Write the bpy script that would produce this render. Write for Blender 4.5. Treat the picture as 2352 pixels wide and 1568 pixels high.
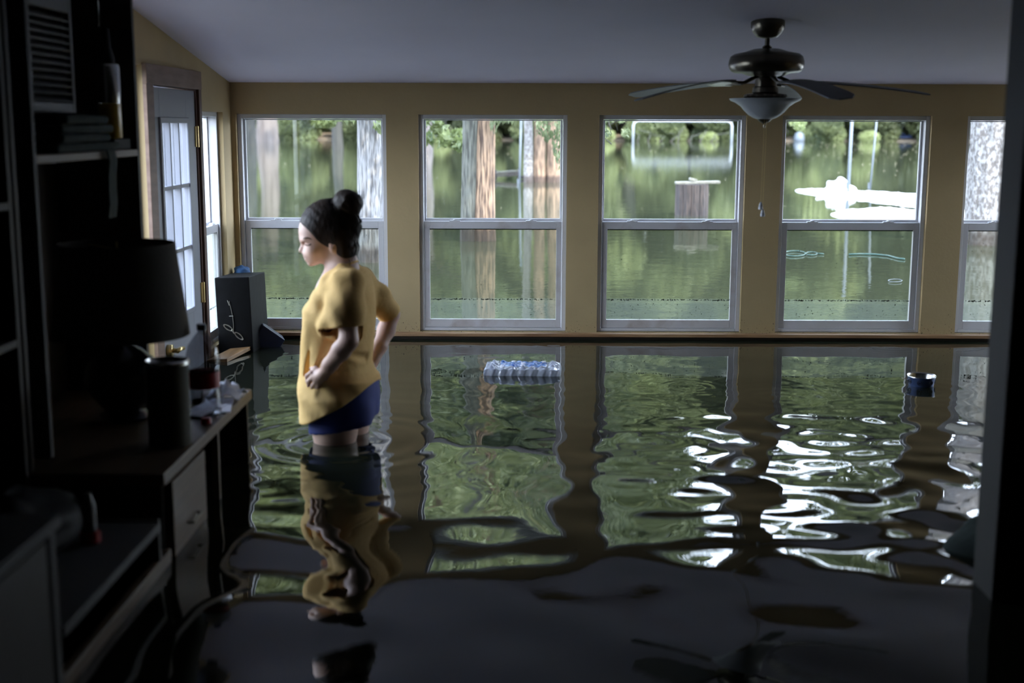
import bpy, bmesh, math, random
import numpy as np
from mathutils import Vector, Matrix
random.seed(7); rng = np.random.default_rng(7)
for o in list(bpy.data.objects): bpy.data.objects.remove(o)
SC = bpy.context.scene; COL = SC.collection
PI = math.pi
# ------------------------------------------------------------------ camera, sky, sun, exposure
F = 2900.0; CH = 1.2
def _rot(yaw, pitch, roll):
    f = np.array([math.sin(yaw)*math.cos(pitch), math.cos(yaw)*math.cos(pitch), -math.sin(pitch)])
    r0 = np.array([math.cos(yaw), -math.sin(yaw), 0]); u0 = np.cross(r0, f)
    return r0*math.cos(roll)+u0*math.sin(roll), -r0*math.sin(roll)+u0*math.cos(roll), f
CR, CU, CF = _rot(math.radians(-0.47), math.radians(9.71), math.radians(0.17))
CC = np.array([0, 0, CH])
cd = bpy.data.cameras.new('camera'); cam = bpy.data.objects.new('camera', cd); COL.objects.link(cam)
m = Matrix(((CR[0], CU[0], -CF[0], 0), (CR[1], CU[1], -CF[1], 0), (CR[2], CU[2], -CF[2], CH), (0, 0, 0, 1)))
cam.matrix_world = m
cd.sensor_width = 36; cd.lens = 36*F/2352; cd.clip_start = .05; cd.clip_end = 600
cd.dof.use_dof = True; cd.dof.focus_distance = 7.6; cd.dof.aperture_fstop = 2.0
SC.camera = cam
W = bpy.data.worlds.new('sky'); SC.world = W; W.use_nodes = True
nt = W.node_tree; nt.nodes.clear()
wo = nt.nodes.new('ShaderNodeOutputWorld'); bg = nt.nodes.new('ShaderNodeBackground')
tc = nt.nodes.new('ShaderNodeTexCoord'); sx = nt.nodes.new('ShaderNodeSeparateXYZ'); cr = nt.nodes.new('ShaderNodeValToRGB')
nt.links.new(tc.outputs['Generated'], sx.inputs[0]); nt.links.new(sx.outputs['Z'], cr.inputs[0])
cr.color_ramp.elements[0].color = (.78, .87, 1, 1); cr.color_ramp.elements[1].color = (.52, .66, 1, 1); cr.color_ramp.elements[1].position = .9
nt.links.new(cr.outputs[0], bg.inputs[0]); nt.links.new(bg.outputs[0], wo.inputs[0])
bg.inputs[1].default_value = 10.0
sl = bpy.data.lights.new('sun', 'SUN'); so = bpy.data.objects.new('sun', sl); COL.objects.link(so)
sl.energy = 8.0; sl.angle = math.radians(1.0); sl.color = (1, .95, .86)
so.rotation_euler = Vector((-.42, .62, -.95)).to_track_quat('-Z', 'Y').to_euler()
vs = SC.view_settings; vs.view_transform = 'Standard'; vs.look = 'None'; vs.gamma = 1; vs.use_curve_mapping = False
vs.exposure = 0.7
try:
    SC.cycles.sample_clamp_indirect = 6; SC.cycles.max_bounces = 10; SC.cycles.transparent_max_bounces = 24
except Exception: pass

# ------------------------------------------------------------------ helpers
def ray(px, py): return CF+CR*((px-1176)/F)-CU*((py-784)/F)
def atY(px, py, Y): d = ray(px, py); return CC+d*(Y/d[1])
def atZ(px, py, z=0.): d = ray(px, py); return CC+d*((z-CH)/d[2])
def atX(px, py, X): d = ray(px, py); return CC+d*(X/d[0])
def tag(o, label=None, cat=None, group=None, kind=None):
    if label: o['label'] = label
    if cat: o['category'] = cat
    if group: o['group'] = group
    if kind: o['kind'] = kind
    return o
def thing(name, loc, label, cat, group=None, rz=0, rot=None):
    o = bpy.data.objects.new(name, None); COL.objects.link(o); o.location = loc
    o.rotation_euler = rot if rot else (0, 0, rz); o.empty_display_size = .1
    return tag(o, label, cat, group)
class MB:
    def __init__(s): s.v = []; s.f = []; s.mi = []
    def add(s, vs_, fs_, mi=0):
        b = len(s.v); s.v += [tuple(map(float, v)) for v in vs_]; s.f += [tuple(b+i for i in f) for f in fs_]; s.mi += [mi]*len(fs_); return s
    def box(s, x0, x1, y0, y1, z0, z1, mi=0):
        v = [(x, y, z) for x in (x0, x1) for y in (y0, y1) for z in (z0, z1)]
        return s.add(v, [(0, 1, 3, 2), (4, 6, 7, 5), (0, 4, 5, 1), (2, 3, 7, 6), (0, 2, 6, 4), (1, 5, 7, 3)], mi)
    def obox(s, c, ax, ay, az, mi=0):          # centre and three half axes
        c, ax, ay, az = map(np.array, (c, ax, ay, az))
        v = [c+i*ax+j*ay+k*az for i in (-1, 1) for j in (-1, 1) for k in (-1, 1)]
        return s.add(v, [(0, 1, 3, 2), (4, 6, 7, 5), (0, 4, 5, 1), (2, 3, 7, 6), (0, 2, 6, 4), (1, 5, 7, 3)], mi)
    def lathe(s, prof, n=32, c=(0, 0, 0), mi=0, cap=False, wob=None):
        v = []; f = []
        for (r, z) in prof:
            for i in range(n):
                a = 2*PI*i/n; rr = r*(wob(a, z) if wob else 1)
                v.append((c[0]+rr*math.cos(a), c[1]+rr*math.sin(a), c[2]+z))
        for j in range(len(prof)-1):
            for i in range(n):
                k = (i+1) % n; f.append((j*n+i, j*n+k, (j+1)*n+k, (j+1)*n+i))
        if cap: f.append(tuple(range(n-1, -1, -1))); f.append(tuple((len(prof)-1)*n+i for i in range(n)))
        return s.add(v, f, mi)
    def tube(s, pts, rad, n=8, mi=0, closed=False, cap=True):
        P = [np.array(p, float) for p in pts]; N = len(P); R = rad if hasattr(rad, '__len__') else [rad]*N
        v = []; f = []; up = np.array([.13, .21, .97]); prev = None
        for i in range(N):
            if closed: t = P[(i+1) % N]-P[i-1]
            else: t = P[min(i+1, N-1)]-P[max(i-1, 0)]
            t = t/(np.linalg.norm(t)+1e-9)
            if prev is None:
                a = np.cross(t, up)
                if np.linalg.norm(a) < .1: a = np.cross(t, (1, 0, 0))
            else: a = prev-t*np.dot(prev, t)
            a = a/(np.linalg.norm(a)+1e-9); prev = a; b = np.cross(t, a)
            for k in range(n):
                th = 2*PI*k/n; v.append(P[i]+R[i]*(math.cos(th)*a+math.sin(th)*b))
        M = N if closed else N-1
        for i in range(M):
            for k in range(n):
                k2 = (k+1) % n; j = (i+1) % N; f.append((i*n+k, i*n+k2, j*n+k2, j*n+k))
        if cap and not closed: f.append(tuple(range(n-1, -1, -1))); f.append(tuple((N-1)*n+k for k in range(n)))
        return s.add(v, f, mi)
    def prism(s, poly, z0, z1, mi=0):
        n = len(poly); v = [(x, y, z0) for x, y in poly]+[(x, y, z1) for x, y in poly]
        return s.add(v, [tuple(range(n-1, -1, -1)), tuple(range(n, 2*n))]+[(i, (i+1) % n, n+(i+1) % n, n+i) for i in range(n)], mi)
    def build(s, name, mats, parent=None, smooth=False, bevel=0, angle=None):
        me = bpy.data.meshes.new(name); me.from_pydata(s.v, [], s.f); me.update()
        mats = mats if isinstance(mats, (list, tuple)) else [mats]
        for m_ in mats: me.materials.append(m_)
        if len(mats) > 1: me.polygons.foreach_set('material_index', s.mi)
        bm = bmesh.new(); bm.from_mesh(me); bmesh.ops.recalc_face_normals(bm, faces=bm.faces); bm.to_mesh(me); bm.free()
        if smooth or angle:
            me.polygons.foreach_set('use_smooth', [True]*len(me.polygons))
            if angle: me.set_sharp_from_angle(angle=angle)
        o = bpy.data.objects.new(name, me); COL.objects.link(o)
        if parent: o.parent = parent
        if bevel:
            b = o.modifiers.new('bevel', 'BEVEL'); b.width = bevel; b.segments = 2; b.limit_method = 'ANGLE'; b.angle_limit = .6
        return o
def mesh_np(name, V, Fc, mats, parent=None, smooth=True, mi=None):
    me = bpy.data.meshes.new(name); Fc = np.asarray(Fc); k = Fc.shape[1]
    me.vertices.add(len(V)); me.vertices.foreach_set('co', np.asarray(V, np.float32).ravel())
    me.loops.add(Fc.size); me.loops.foreach_set('vertex_index', Fc.astype(np.int32).ravel())
    me.polygons.add(len(Fc)); me.polygons.foreach_set('loop_start', np.arange(0, Fc.size, k, dtype=np.int32))
    me.polygons.foreach_set('use_smooth', np.full(len(Fc), smooth))
    for m_ in (mats if isinstance(mats, (list, tuple)) else [mats]): me.materials.append(m_)
    if mi is not None: me.polygons.foreach_set('material_index', np.asarray(mi, np.int32))
    me.update(calc_edges=True)
    o = bpy.data.objects.new(name, me); COL.objects.link(o)
    if parent: o.parent = parent
    return o

# ------------------------------------------------------------------ materials
def mat(name, col, rough=.6, metal=0, col2=None, scale=8, stretch=(1, 1, 1), bump=0, bscale=None, detail=4, spec=None, lo=.35, hi=.65, rnd=0, coat=0):
    m_ = bpy.data.materials.new(name); m_.use_nodes = True; t = m_.node_tree; b = t.nodes['Principled BSDF']
    b.inputs['Base Color'].default_value = (*col, 1); b.inputs['Roughness'].default_value = rough; b.inputs['Metallic'].default_value = metal
    if spec is not None: b.inputs['Specular IOR Level'].default_value = spec
    if coat: b.inputs['Coat Weight'].default_value = coat
    if col2 or bump:
        c = t.nodes.new('ShaderNodeTexCoord'); mp = t.nodes.new('ShaderNodeMapping'); mp.inputs['Scale'].default_value = stretch
        t.links.new(c.outputs['Object'], mp.inputs[0])
    if col2:
        n = t.nodes.new('ShaderNodeTexNoise'); n.inputs['Scale'].default_value = scale; n.inputs['Detail'].default_value = detail
        r = t.nodes.new('ShaderNodeValToRGB'); r.color_ramp.elements[0].position = lo; r.color_ramp.elements[1].position = hi
        r.color_ramp.elements[0].color = (*col, 1); r.color_ramp.elements[1].color = (*col2, 1)
        t.links.new(mp.outputs[0], n.inputs[0]); t.links.new(n.outputs[0], r.inputs[0]); src = r.outputs[0]
        if rnd:
            oi = t.nodes.new('ShaderNodeObjectInfo'); h = t.nodes.new('ShaderNodeHueSaturation'); mr = t.nodes.new('ShaderNodeMapRange')
            mr.inputs[3].default_value = 1-rnd; mr.inputs[4].default_value = 1+rnd
            t.links.new(oi.outputs['Random'], mr.inputs[0]); t.links.new(mr.outputs[0], h.inputs['Value']); t.links.new(src, h.inputs['Color']); src = h.outputs[0]
        t.links.new(src, b.inputs['Base Color'])
    if bump:
        n2 = t.nodes.new('ShaderNodeTexNoise'); n2.inputs['Scale'].default_value = bscale or scale; n2.inputs['Detail'].default_value = detail
        bp = t.nodes.new('ShaderNodeBump'); bp.inputs['Strength'].default_value = min(1, bump); bp.inputs['Distance'].default_value = .02
        t.links.new(mp.outputs[0], n2.inputs[0]); t.links.new(n2.outputs[0], bp.inputs['Height']); t.links.new(bp.outputs[0], b.inputs['Normal'])
    return m_
def wall_mat(name, col):          # painted wall with silt specks and a flood tide mark near the water line
    m_ = mat(name, col, .75, col2=tuple(c*.9 for c in col), scale=3, bump=.06, bscale=60)
    t = m_.node_tree; b = t.nodes['Principled BSDF']; src = b.inputs['Base Color'].links[0].from_socket
    g = t.nodes.new('ShaderNodeNewGeometry'); s = t.nodes.new('ShaderNodeSeparateXYZ'); t.links.new(g.outputs['Position'], s.inputs[0])
    mr = t.nodes.new('ShaderNodeMapRange'); mr.inputs[1].default_value = .02; mr.inputs[2].default_value = .24; mr.inputs[3].default_value = 1; mr.inputs[4].default_value = 0
    t.links.new(s.outputs['Z'], mr.inputs[0])
    n = t.nodes.new('ShaderNodeTexNoise'); n.inputs['Scale'].default_value = 85; n.inputs['Detail'].default_value = 3; t.links.new(g.outputs['Position'], n.inputs[0])
    ad = t.nodes.new('ShaderNodeMath'); ad.operation = 'MULTIPLY_ADD'; t.links.new(mr.outputs[0], ad.inputs[0]); ad.inputs[1].default_value = .16; t.links.new(n.outputs[0], ad.inputs[2])
    th = t.nodes.new('ShaderNodeMapRange'); th.inputs[1].default_value = .76; th.inputs[2].default_value = .80; t.links.new(ad.outputs[0], th.inputs[0])
    mx = t.nodes.new('ShaderNodeMix'); mx.data_type = 'RGBA'; t.links.new(th.outputs[0], mx.inputs[0]); t.links.new(src, mx.inputs[6]); mx.inputs[7].default_value = (.09, .06, .03, 1)
    t.links.new(mx.outputs[2], b.inputs['Base Color']); return m_
def glass_mat(name, tint=(1, 1, 1), refl=.05, film=0):
    m_ = bpy.data.materials.new(name); m_.use_nodes = True; t = m_.node_tree; t.nodes.clear()
    out = t.nodes.new('ShaderNodeOutputMaterial'); tr = t.nodes.new('ShaderNodeBsdfTransparent'); gl = t.nodes.new('ShaderNodeBsdfGlossy'); mx = t.nodes.new('ShaderNodeMixShader')
    tr.inputs[0].default_value = (*tint, 1); gl.inputs['Roughness'].default_value = .02; mx.inputs[0].default_value = refl
    t.links.new(tr.outputs[0], mx.inputs[1]); t.links.new(gl.outputs[0], mx.inputs[2]); last = mx.outputs[0]
    if film:                       # dried silt film: thin everywhere, thicker under a tide line, with black specks along it
        g = t.nodes.new('ShaderNodeNewGeometry'); s = t.nodes.new('ShaderNodeSeparateXYZ'); t.links.new(g.outputs['Position'], s.inputs[0])
        def M(op, a, b_, c=None):
            q = t.nodes.new('ShaderNodeMath'); q.operation = op
            for i, vv in enumerate((a, b_, c)):
                if vv is None: continue
                if isinstance(vv, (int, float)): q.inputs[i].default_value = vv
                else: t.links.new(vv, q.inputs[i])
            return q.outputs[0]
        z = s.outputs['Z']; below = M('LESS_THAN', z, .224)
        df = t.nodes.new('ShaderNodeBsdfDiffuse'); df.inputs[0].default_value = (.30, .36, .28, 1)
        tl = t.nodes.new('ShaderNodeBsdfTranslucent'); tl.inputs[0].default_value = (.40, .46, .38, 1)
        ds = t.nodes.new('ShaderNodeAddShader'); t.links.new(df.outputs[0], ds.inputs[0]); t.links.new(tl.outputs[0], ds.inputs[1])
        m2 = t.nodes.new('ShaderNodeMixShader'); t.links.new(M('MULTIPLY_ADD', below, .05, film), m2.inputs[0]); t.links.new(last, m2.inputs[1]); t.links.new(ds.outputs[0], m2.inputs[2])
        n = t.nodes.new('ShaderNodeTexNoise'); n.inputs['Scale'].default_value = 120; n.inputs['Detail'].default_value = 2; t.links.new(g.outputs['Position'], n.inputs[0])
        line = M('SUBTRACT', 1, M('MINIMUM', M('MULTIPLY', M('ABSOLUTE', M('SUBTRACT', z, .218), 0), 130), 1))
        low = M('LESS_THAN', z, .2)
        k = M('MULTIPLY_ADD', line, .24, M('MULTIPLY_ADD', low, .045, n.outputs[0]))
        sp = M('GREATER_THAN', k, .74)
        d2 = t.nodes.new('ShaderNodeBsdfDiffuse'); d2.inputs[0].default_value = (.012, .012, .01, 1)
        m3 = t.nodes.new('ShaderNodeMixShader'); t.links.new(sp, m3.inputs[0]); t.links.new(m2.outputs[0], m3.inputs[1]); t.links.new(d2.outputs[0], m3.inputs[2]); last = m3.outputs[0]
    t.links.new(last, out.inputs[0]); return m_
def water_mat(name, deep, ior, bumps, rough=.0):
    m_ = bpy.data.materials.new(name); m_.use_nodes = True; t = m_.node_tree; b = t.nodes['Principled BSDF']
    b.inputs['Base Color'].default_value = (*deep, 1); b.inputs['Roughness'].default_value = rough; b.inputs['IOR'].default_value = ior
    g = t.nodes.new('ShaderNodeNewGeometry'); prev = None
    for (sc, dist, st) in bumps:
        mp = t.nodes.new('ShaderNodeMapping'); mp.inputs['Scale'].default_value = st; t.links.new(g.outputs['Position'], mp.inputs[0])
        n = t.nodes.new('ShaderNodeTexNoise'); n.inputs['Scale'].default_value = sc; n.inputs['Detail'].default_value = 2; t.links.new(mp.outputs[0], n.inputs[0])
        bp = t.nodes.new('ShaderNodeBump'); bp.inputs['Distance'].default_value = dist; bp.inputs['Strength'].default_value = 1
        t.links.new(n.outputs[0], bp.inputs['Height'])
        if prev: t.links.new(prev, bp.inputs['Normal'])
        prev = bp.outputs[0]
    if prev: t.links.new(prev, b.inputs['Normal'])
    return m_
def leaf_mat(name, c1, c2, scale=.5, rnd=.25):
    m_ = mat(name, c1, .55, col2=c2, scale=scale, rnd=rnd, detail=3); t = m_.node_tree; b = t.nodes['Principled BSDF']
    src = b.inputs['Base Color'].links[0].from_socket; out = t.nodes['Material Output']
    tl = t.nodes.new('ShaderNodeBsdfTranslucent'); mx = t.nodes.new('ShaderNodeMixShader'); mx.inputs[0].default_value = .4
    t.links.new(src, tl.inputs[0]); t.links.new(b.outputs[0], mx.inputs[1]); t.links.new(tl.outputs[0], mx.inputs[2]); t.links.new(mx.outputs[0], out.inputs[0]); return m_
M = dict(
    wall=wall_mat('yellow_wall_paint', (.44, .325, .165)),
    ceil=mat('ceiling_paint', (.78, .74, .90), .8, col2=(.73, .69, .85), scale=1.2, bump=.05, bscale=40),
    vinyl=mat('white_vinyl', (0.585, 0.585, 0.615), .35, col2=(0.54, 0.5325, 0.5475), scale=6),
    vinyl_dirty=mat('silt_stained_vinyl', (0.555, 0.54, 0.555), .45, col2=(0.375, 0.315, 0.285), scale=9, lo=.5, hi=.8),
    ledge=mat('raw_pine_ledge', (0.375, 0.225, 0.1125), .5, col2=(0.225, 0.1125, 0.0525), scale=6, stretch=(.6, 8, 8), bump=.1),
    darkgap=mat('gap_shade_wood', (.03, .02, .014), .6, col2=(.015, .01, .008), scale=10),  # shade of the gap below the ledge, put into the colour
    door=mat('door_paint', (0.252, 0.259, 0.294), .45, col2=(0.231, 0.238, 0.273), scale=2),
    casing=mat('raw_wood_casing', (0.225, 0.1425, 0.105), .6, col2=(0.165, 0.0975, 0.0675), scale=5, stretch=(1, 1, 6), bump=.1),
    jambwood=mat('dark_door_jamb_wood', (.11, .05, .03), .6, col2=(.07, .03, .02), scale=6),
    brass=mat('tarnished_brass', (.62, .48, .22), .3, 1),
    steel=mat('brushed_steel', (.75, .75, .74), .22, 1),
    bronze=mat('aged_bronze', (0.1275, 0.1125, 0.09), .3, .85),
    blade=mat('grey_fan_blade', (.13, .13, .14), .5, col2=(.10, .10, .11), scale=6, stretch=(1, 1, 1)),
    frost=mat('frosted_glass', (.55, .58, .64), .35, col2=(.48, .51, .58), scale=14),
    black=mat('black_vinyl_wrap', (.006, .006, .007), .6, col2=(.009, .009, .011), scale=20, bump=.05, spec=.12),
    navy=mat('navy_plastic', (.006, .012, .04), .45),
    bluecloth=mat('blue_cloth', (.03, .09, .22), .8),
    wire=mat('silver_wire', (.65, .62, .55), .3, .8),
    tan=mat('wet_tan_board', (.36, .20, .09), .35, col2=(.22, .12, .05), scale=6, stretch=(5, 1, 1)),
    desk=mat('oak_laminate', (0.105, 0.063, 0.0336), .5, col2=(0.0798, 0.0462, 0.0231), scale=5, stretch=(9, .8, 9), bump=.05),
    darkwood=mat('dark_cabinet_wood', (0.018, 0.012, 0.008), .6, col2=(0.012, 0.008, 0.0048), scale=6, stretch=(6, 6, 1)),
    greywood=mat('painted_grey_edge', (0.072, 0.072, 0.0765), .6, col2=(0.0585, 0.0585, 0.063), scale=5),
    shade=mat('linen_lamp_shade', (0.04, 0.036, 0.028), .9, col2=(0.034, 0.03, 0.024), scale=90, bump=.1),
    urn=mat('dark_glazed_ceramic', (.012, .011, .012), .25),
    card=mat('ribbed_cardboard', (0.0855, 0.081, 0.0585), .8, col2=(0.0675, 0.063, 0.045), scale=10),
    red=mat('red_label', (.30, .004, .007), .45),
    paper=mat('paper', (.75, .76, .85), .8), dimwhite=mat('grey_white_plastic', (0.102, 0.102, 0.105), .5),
    amber=mat('amber_wax', (.40, .26, .03), .3), darkcloth=mat('dark_green_cloth', (.02, .035, .033), .9, bump=.4, bscale=20),
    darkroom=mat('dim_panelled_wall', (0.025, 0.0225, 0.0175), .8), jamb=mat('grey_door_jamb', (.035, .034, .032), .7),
    skin=mat('skin', (.70, .47, .38), .5, col2=(.64, .41, .33), scale=12), lip=mat('lips', (.50, .20, .19), .4), brow=mat('brow_hair', (.10, .06, .045), .8),
    hair=mat('dark_hair', (.016, .010, .008), .55, col2=(.032, .02, .015), scale=26, stretch=(1, 1, .5), bump=.25, bscale=90, spec=.25),
    shirt=mat('yellow_cotton', (.84, .555, .22), .9, col2=(.78, .50, .18), scale=5, bump=.35, bscale=16),
    shorts=mat('royal_blue_shorts', (0.0165, 0.033, 0.231), .75, col2=(0.011, 0.02475, 0.176), scale=8),
    eyew=mat('eye_white', (.7, .68, .66), .2), iris=mat('iris', (.04, .03, .02), .2),
    siding=mat('white_painted_board', (.33, .38, .50), .6, col2=(.26, .31, .43), scale=3, stretch=(6, 6, .5)),
    bark=mat('grey_brown_bark', (.028, .028, .022), .9, col2=(.105, .105, .085), scale=9, stretch=(6, 6, .6), bump=1, bscale=9, lo=.36, hi=.64, detail=7),
    barkred=mat('sunlit_reddish_cedar_bark', (.05, .03, .02), .9, col2=(.25, .165, .105), scale=8, stretch=(6, 6, .5), bump=1, bscale=8, lo=.38, hi=.58, detail=6),  # holds the sunlit orange of the cedar's right stem as colour
    barkpale=mat('pale_lichen_bark', (.075, .065, .058), .9, col2=(.19, .18, .17), scale=24, stretch=(1.3, 1.3, .8), bump=.8, bscale=14, lo=.42, hi=.6),
    barkfar=mat('far_pale_bark', (.07, .055, .048), .9, col2=(.12, .10, .088), scale=1.2, stretch=(3, 3, .3)),
    barkash=mat('pale_ash_bark', (.07, .064, .058), .9, col2=(.235, .225, .215), scale=9, stretch=(6, 6, .7), bump=1, bscale=9, lo=.36, hi=.62, detail=7),
    barkdark=mat('dark_far_bark', (.012, .012, .009), .9, col2=(.028, .026, .02), scale=1.2, stretch=(3, 3, .3)),
    leaf=leaf_mat('mixed_green_leaves', (.024, .038, .015), (.245, .275, .115), .25, .45),
    leaf2=leaf_mat('bright_broad_leaves', (0.0434, 0.0682, 0.0186), (0.1612, 0.1922, 0.0682), 1.2, .1),
    cedar=leaf_mat('cedar_sprays', (0.0372, 0.0558, 0.0217), (0.1364, 0.1612, 0.0744), 2.0, .1),
    tarp=mat('white_tarp', (.55, .55, .56), .7, bump=.3, bscale=5), pipe=mat('white_pipe', (0.24, 0.256, 0.272), .5),
    polegrey=mat('galvanised_pole', (.07, .082, .095), .5),
    pile=mat('weathered_pile_wood', (.010, .008, .007), .9, col2=(.045, .032, .026), scale=10, stretch=(4, 4, .6), bump=.8),
    plank=mat('pale_plank', (.13, .125, .10), .8, col2=(.09, .085, .065), scale=10),
    teal=mat('teal_hose_plastic', (.012, .05, .043), .4), boatblue=mat('blue_hull', (.04, .07, .18), .5), litter=mat('floating_leaf_litter', (.28, .24, .14), .7),
    mud=mat('lake_bank_soil', (.09, .07, .05), .95, col2=(.16, .12, .08), scale=.5),
    bluefilm=mat('blue_print_label', (.02, .09, .40), .25, col2=(.10, .25, .55), scale=60),
    floor=mat('silt_covered_floor', (.10, .09, .07), .9),
)
for nm in ('bark', 'barkred', 'barkpale', 'barkash'):
    t = M[nm].node_tree; bs_ = t.nodes['Principled BSDF']; src = bs_.inputs['Base Color'].links[0].from_socket
    g = t.nodes.new('ShaderNodeNewGeometry'); s = t.nodes.new('ShaderNodeSeparateXYZ'); t.links.new(g.outputs['Position'], s.inputs[0])
    mr = t.nodes.new('ShaderNodeMapRange'); mr.inputs[1].default_value = .10; mr.inputs[2].default_value = .16; mr.inputs[3].default_value = .75; mr.inputs[4].default_value = 0; t.links.new(s.outputs['Z'], mr.inputs[0])
    mx = t.nodes.new('ShaderNodeMix'); mx.data_type = 'RGBA'; t.links.new(mr.outputs[0], mx.inputs[0]); t.links.new(src, mx.inputs[6]); mx.inputs[7].default_value = (.03, .018, .014, 1); t.links.new(mx.outputs[2], bs_.inputs['Base Color'])
M['glass'] = glass_mat('window_glass', (.97, .98, .97), .014)
M['film'] = glass_mat('silty_window_glass', (.72, .73, .69), .014, film=.012)
M['plastic'] = glass_mat('clear_plastic', (.80, .84, .92), .30); t = M['plastic'].node_tree; mo = t.nodes['Material Output']; l0 = mo.inputs[0].links[0].from_socket
df = t.nodes.new('ShaderNodeBsdfDiffuse'); df.inputs[0].default_value = (.62, .66, .78, 1); m2 = t.nodes.new('ShaderNodeMixShader'); m2.inputs[0].default_value = .38; t.links.new(l0, m2.inputs[1]); t.links.new(df.outputs[0], m2.inputs[2]); t.links.new(m2.outputs[0], mo.inputs[0])
M['pet'] = glass_mat('thin_bottle_plastic', (.62, .63, .66), .12)
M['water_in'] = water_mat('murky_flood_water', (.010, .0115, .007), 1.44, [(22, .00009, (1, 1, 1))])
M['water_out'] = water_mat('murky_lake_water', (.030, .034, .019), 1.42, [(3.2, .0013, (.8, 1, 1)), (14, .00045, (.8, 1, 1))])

# ------------------------------------------------------------------ room
YW = 7.118; XL = -1.627; XR = 3.75; FZ = -.68; T = .14
def ceilz(y): return 1.43+.143*(YW-y)
WZ0, WZ1 = .040, 1.258
WX = [(-1.599, -.763), (-.584, .247), (.424, 1.241), (1.440, 2.265), (2.462, 3.29)]
# back wall: lower band, header and piers in one mesh
b = MB(); b.box(XL-T, XR+T, YW, YW+T, FZ, WZ0-.002); b.box(XL-T, XR+T, YW, YW+T, WZ1, 1.60)
xs = [XL-T]+[x for w in WX for x in w]+[XR+T]
for i in range(0, len(xs), 2): b.box(xs[i], xs[i+1], YW, YW+T, WZ0-.002, WZ1)
tag(b.build('wall_back', M['wall']), kind='structure')
# left wall with a window, a door and an unseen window added behind the shelves to light the woman
LD = (5.585, 6.375, 1.375)                       # door hole y0 y1 top
LW = (6.434, 6.93); LW2 = (4.435, 5.49)
b = MB()
def lw(y0, y1, z0, z1=None):
    if z1 is None:
        v = [(x, y, z) for x in (XL-T, XL) for (y, z) in ((y0, z0), (y1, z0), (y1, ceilz(y1)+.03), (y0, ceilz(y0)+.03))]
        b.add(v, [(3, 2, 1, 0), (4, 5, 6, 7), (0, 1, 5, 4), (1, 2, 6, 5), (2, 3, 7, 6), (3, 0, 4, 7)])
    else: b.box(XL-T, XL, y0, y1, z0, z1)
lw(-1.6, LW2[0], FZ); lw(*LW2, FZ, .03); lw(*LW2, 1.45); lw(LW2[1], LD[0], FZ); lw(LD[0], LD[1], LD[2])
lw(LD[1], LW[0], FZ); lw(*LW, FZ, WZ0); lw(*LW, 1.266); lw(LW[1], YW, FZ)
tag(b.build('wall_left', M['wall']), kind='structure')
RW = [(6.35, 6.97)]
b = MB(); yy = [-1.6]+[y for w in RW for y in w]+[YW+T]
for i in range(0, len(yy), 2):
    y0, y1 = yy[i], yy[i+1]; b.box(XR, XR+T, y0, y1, FZ, 2.15)
for (y0, y1) in RW: b.box(XR, XR+T, y0, y1, FZ, .06); b.box(XR, XR+T, y0, y1, 1.26, 2.15)
tag(b.build('wall_right', M['wall']), kind='structure')
# ceiling: sloped over the sun room, flat over the dark room in front
b = MB(); Y0 = 3.3
v = [(x, y, z) for (y, z) in ((Y0, ceilz(Y0)), (YW+.5, ceilz(YW+.5)), (YW+.5, ceilz(YW+.5)+.12), (Y0, ceilz(Y0)+.12)) for x in (XL-T-.1, XR+T+.1)]
b.add(v, [(0, 2, 3, 1), (2, 4, 5, 3), (4, 6, 7, 5), (6, 0, 1, 7), (0, 6, 4, 2), (1, 3, 5, 7)])
tag(b.build('ceiling', M['ceil']), kind='structure')
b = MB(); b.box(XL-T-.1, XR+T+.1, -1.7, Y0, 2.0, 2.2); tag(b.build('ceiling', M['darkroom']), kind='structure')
b = MB(); b.box(XL-T, XR+T, -1.7, YW+T, FZ-.1, FZ); tag(b.build('floor', M['floor']), kind='structure')
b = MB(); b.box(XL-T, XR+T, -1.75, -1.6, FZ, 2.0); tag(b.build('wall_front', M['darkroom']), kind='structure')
# dividing wall right of the opening and its grey jamb, header above the opening
JB = atZ(2233, 1335); JX, JY = JB[0], 3.235
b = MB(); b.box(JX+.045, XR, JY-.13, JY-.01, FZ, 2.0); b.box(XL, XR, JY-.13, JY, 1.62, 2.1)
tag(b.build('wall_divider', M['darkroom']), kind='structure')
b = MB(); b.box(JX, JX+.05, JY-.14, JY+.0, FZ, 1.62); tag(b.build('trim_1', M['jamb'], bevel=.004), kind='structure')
# raw timber ledge under the windows: wood strip over a near-black strip painted as the shaded gap
lg = MB(); lg.box(XL, XR, YW-.045, YW-.002, .016, .036); tag(lg.build('trim_2', M['ledge'], bevel=.003), kind='structure')
lg = MB(); lg.box(XL, XR, YW-.018, YW-.001, -.3, .014); tag(lg.build('trim_3', M['darkgap']), kind='structure')

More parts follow.
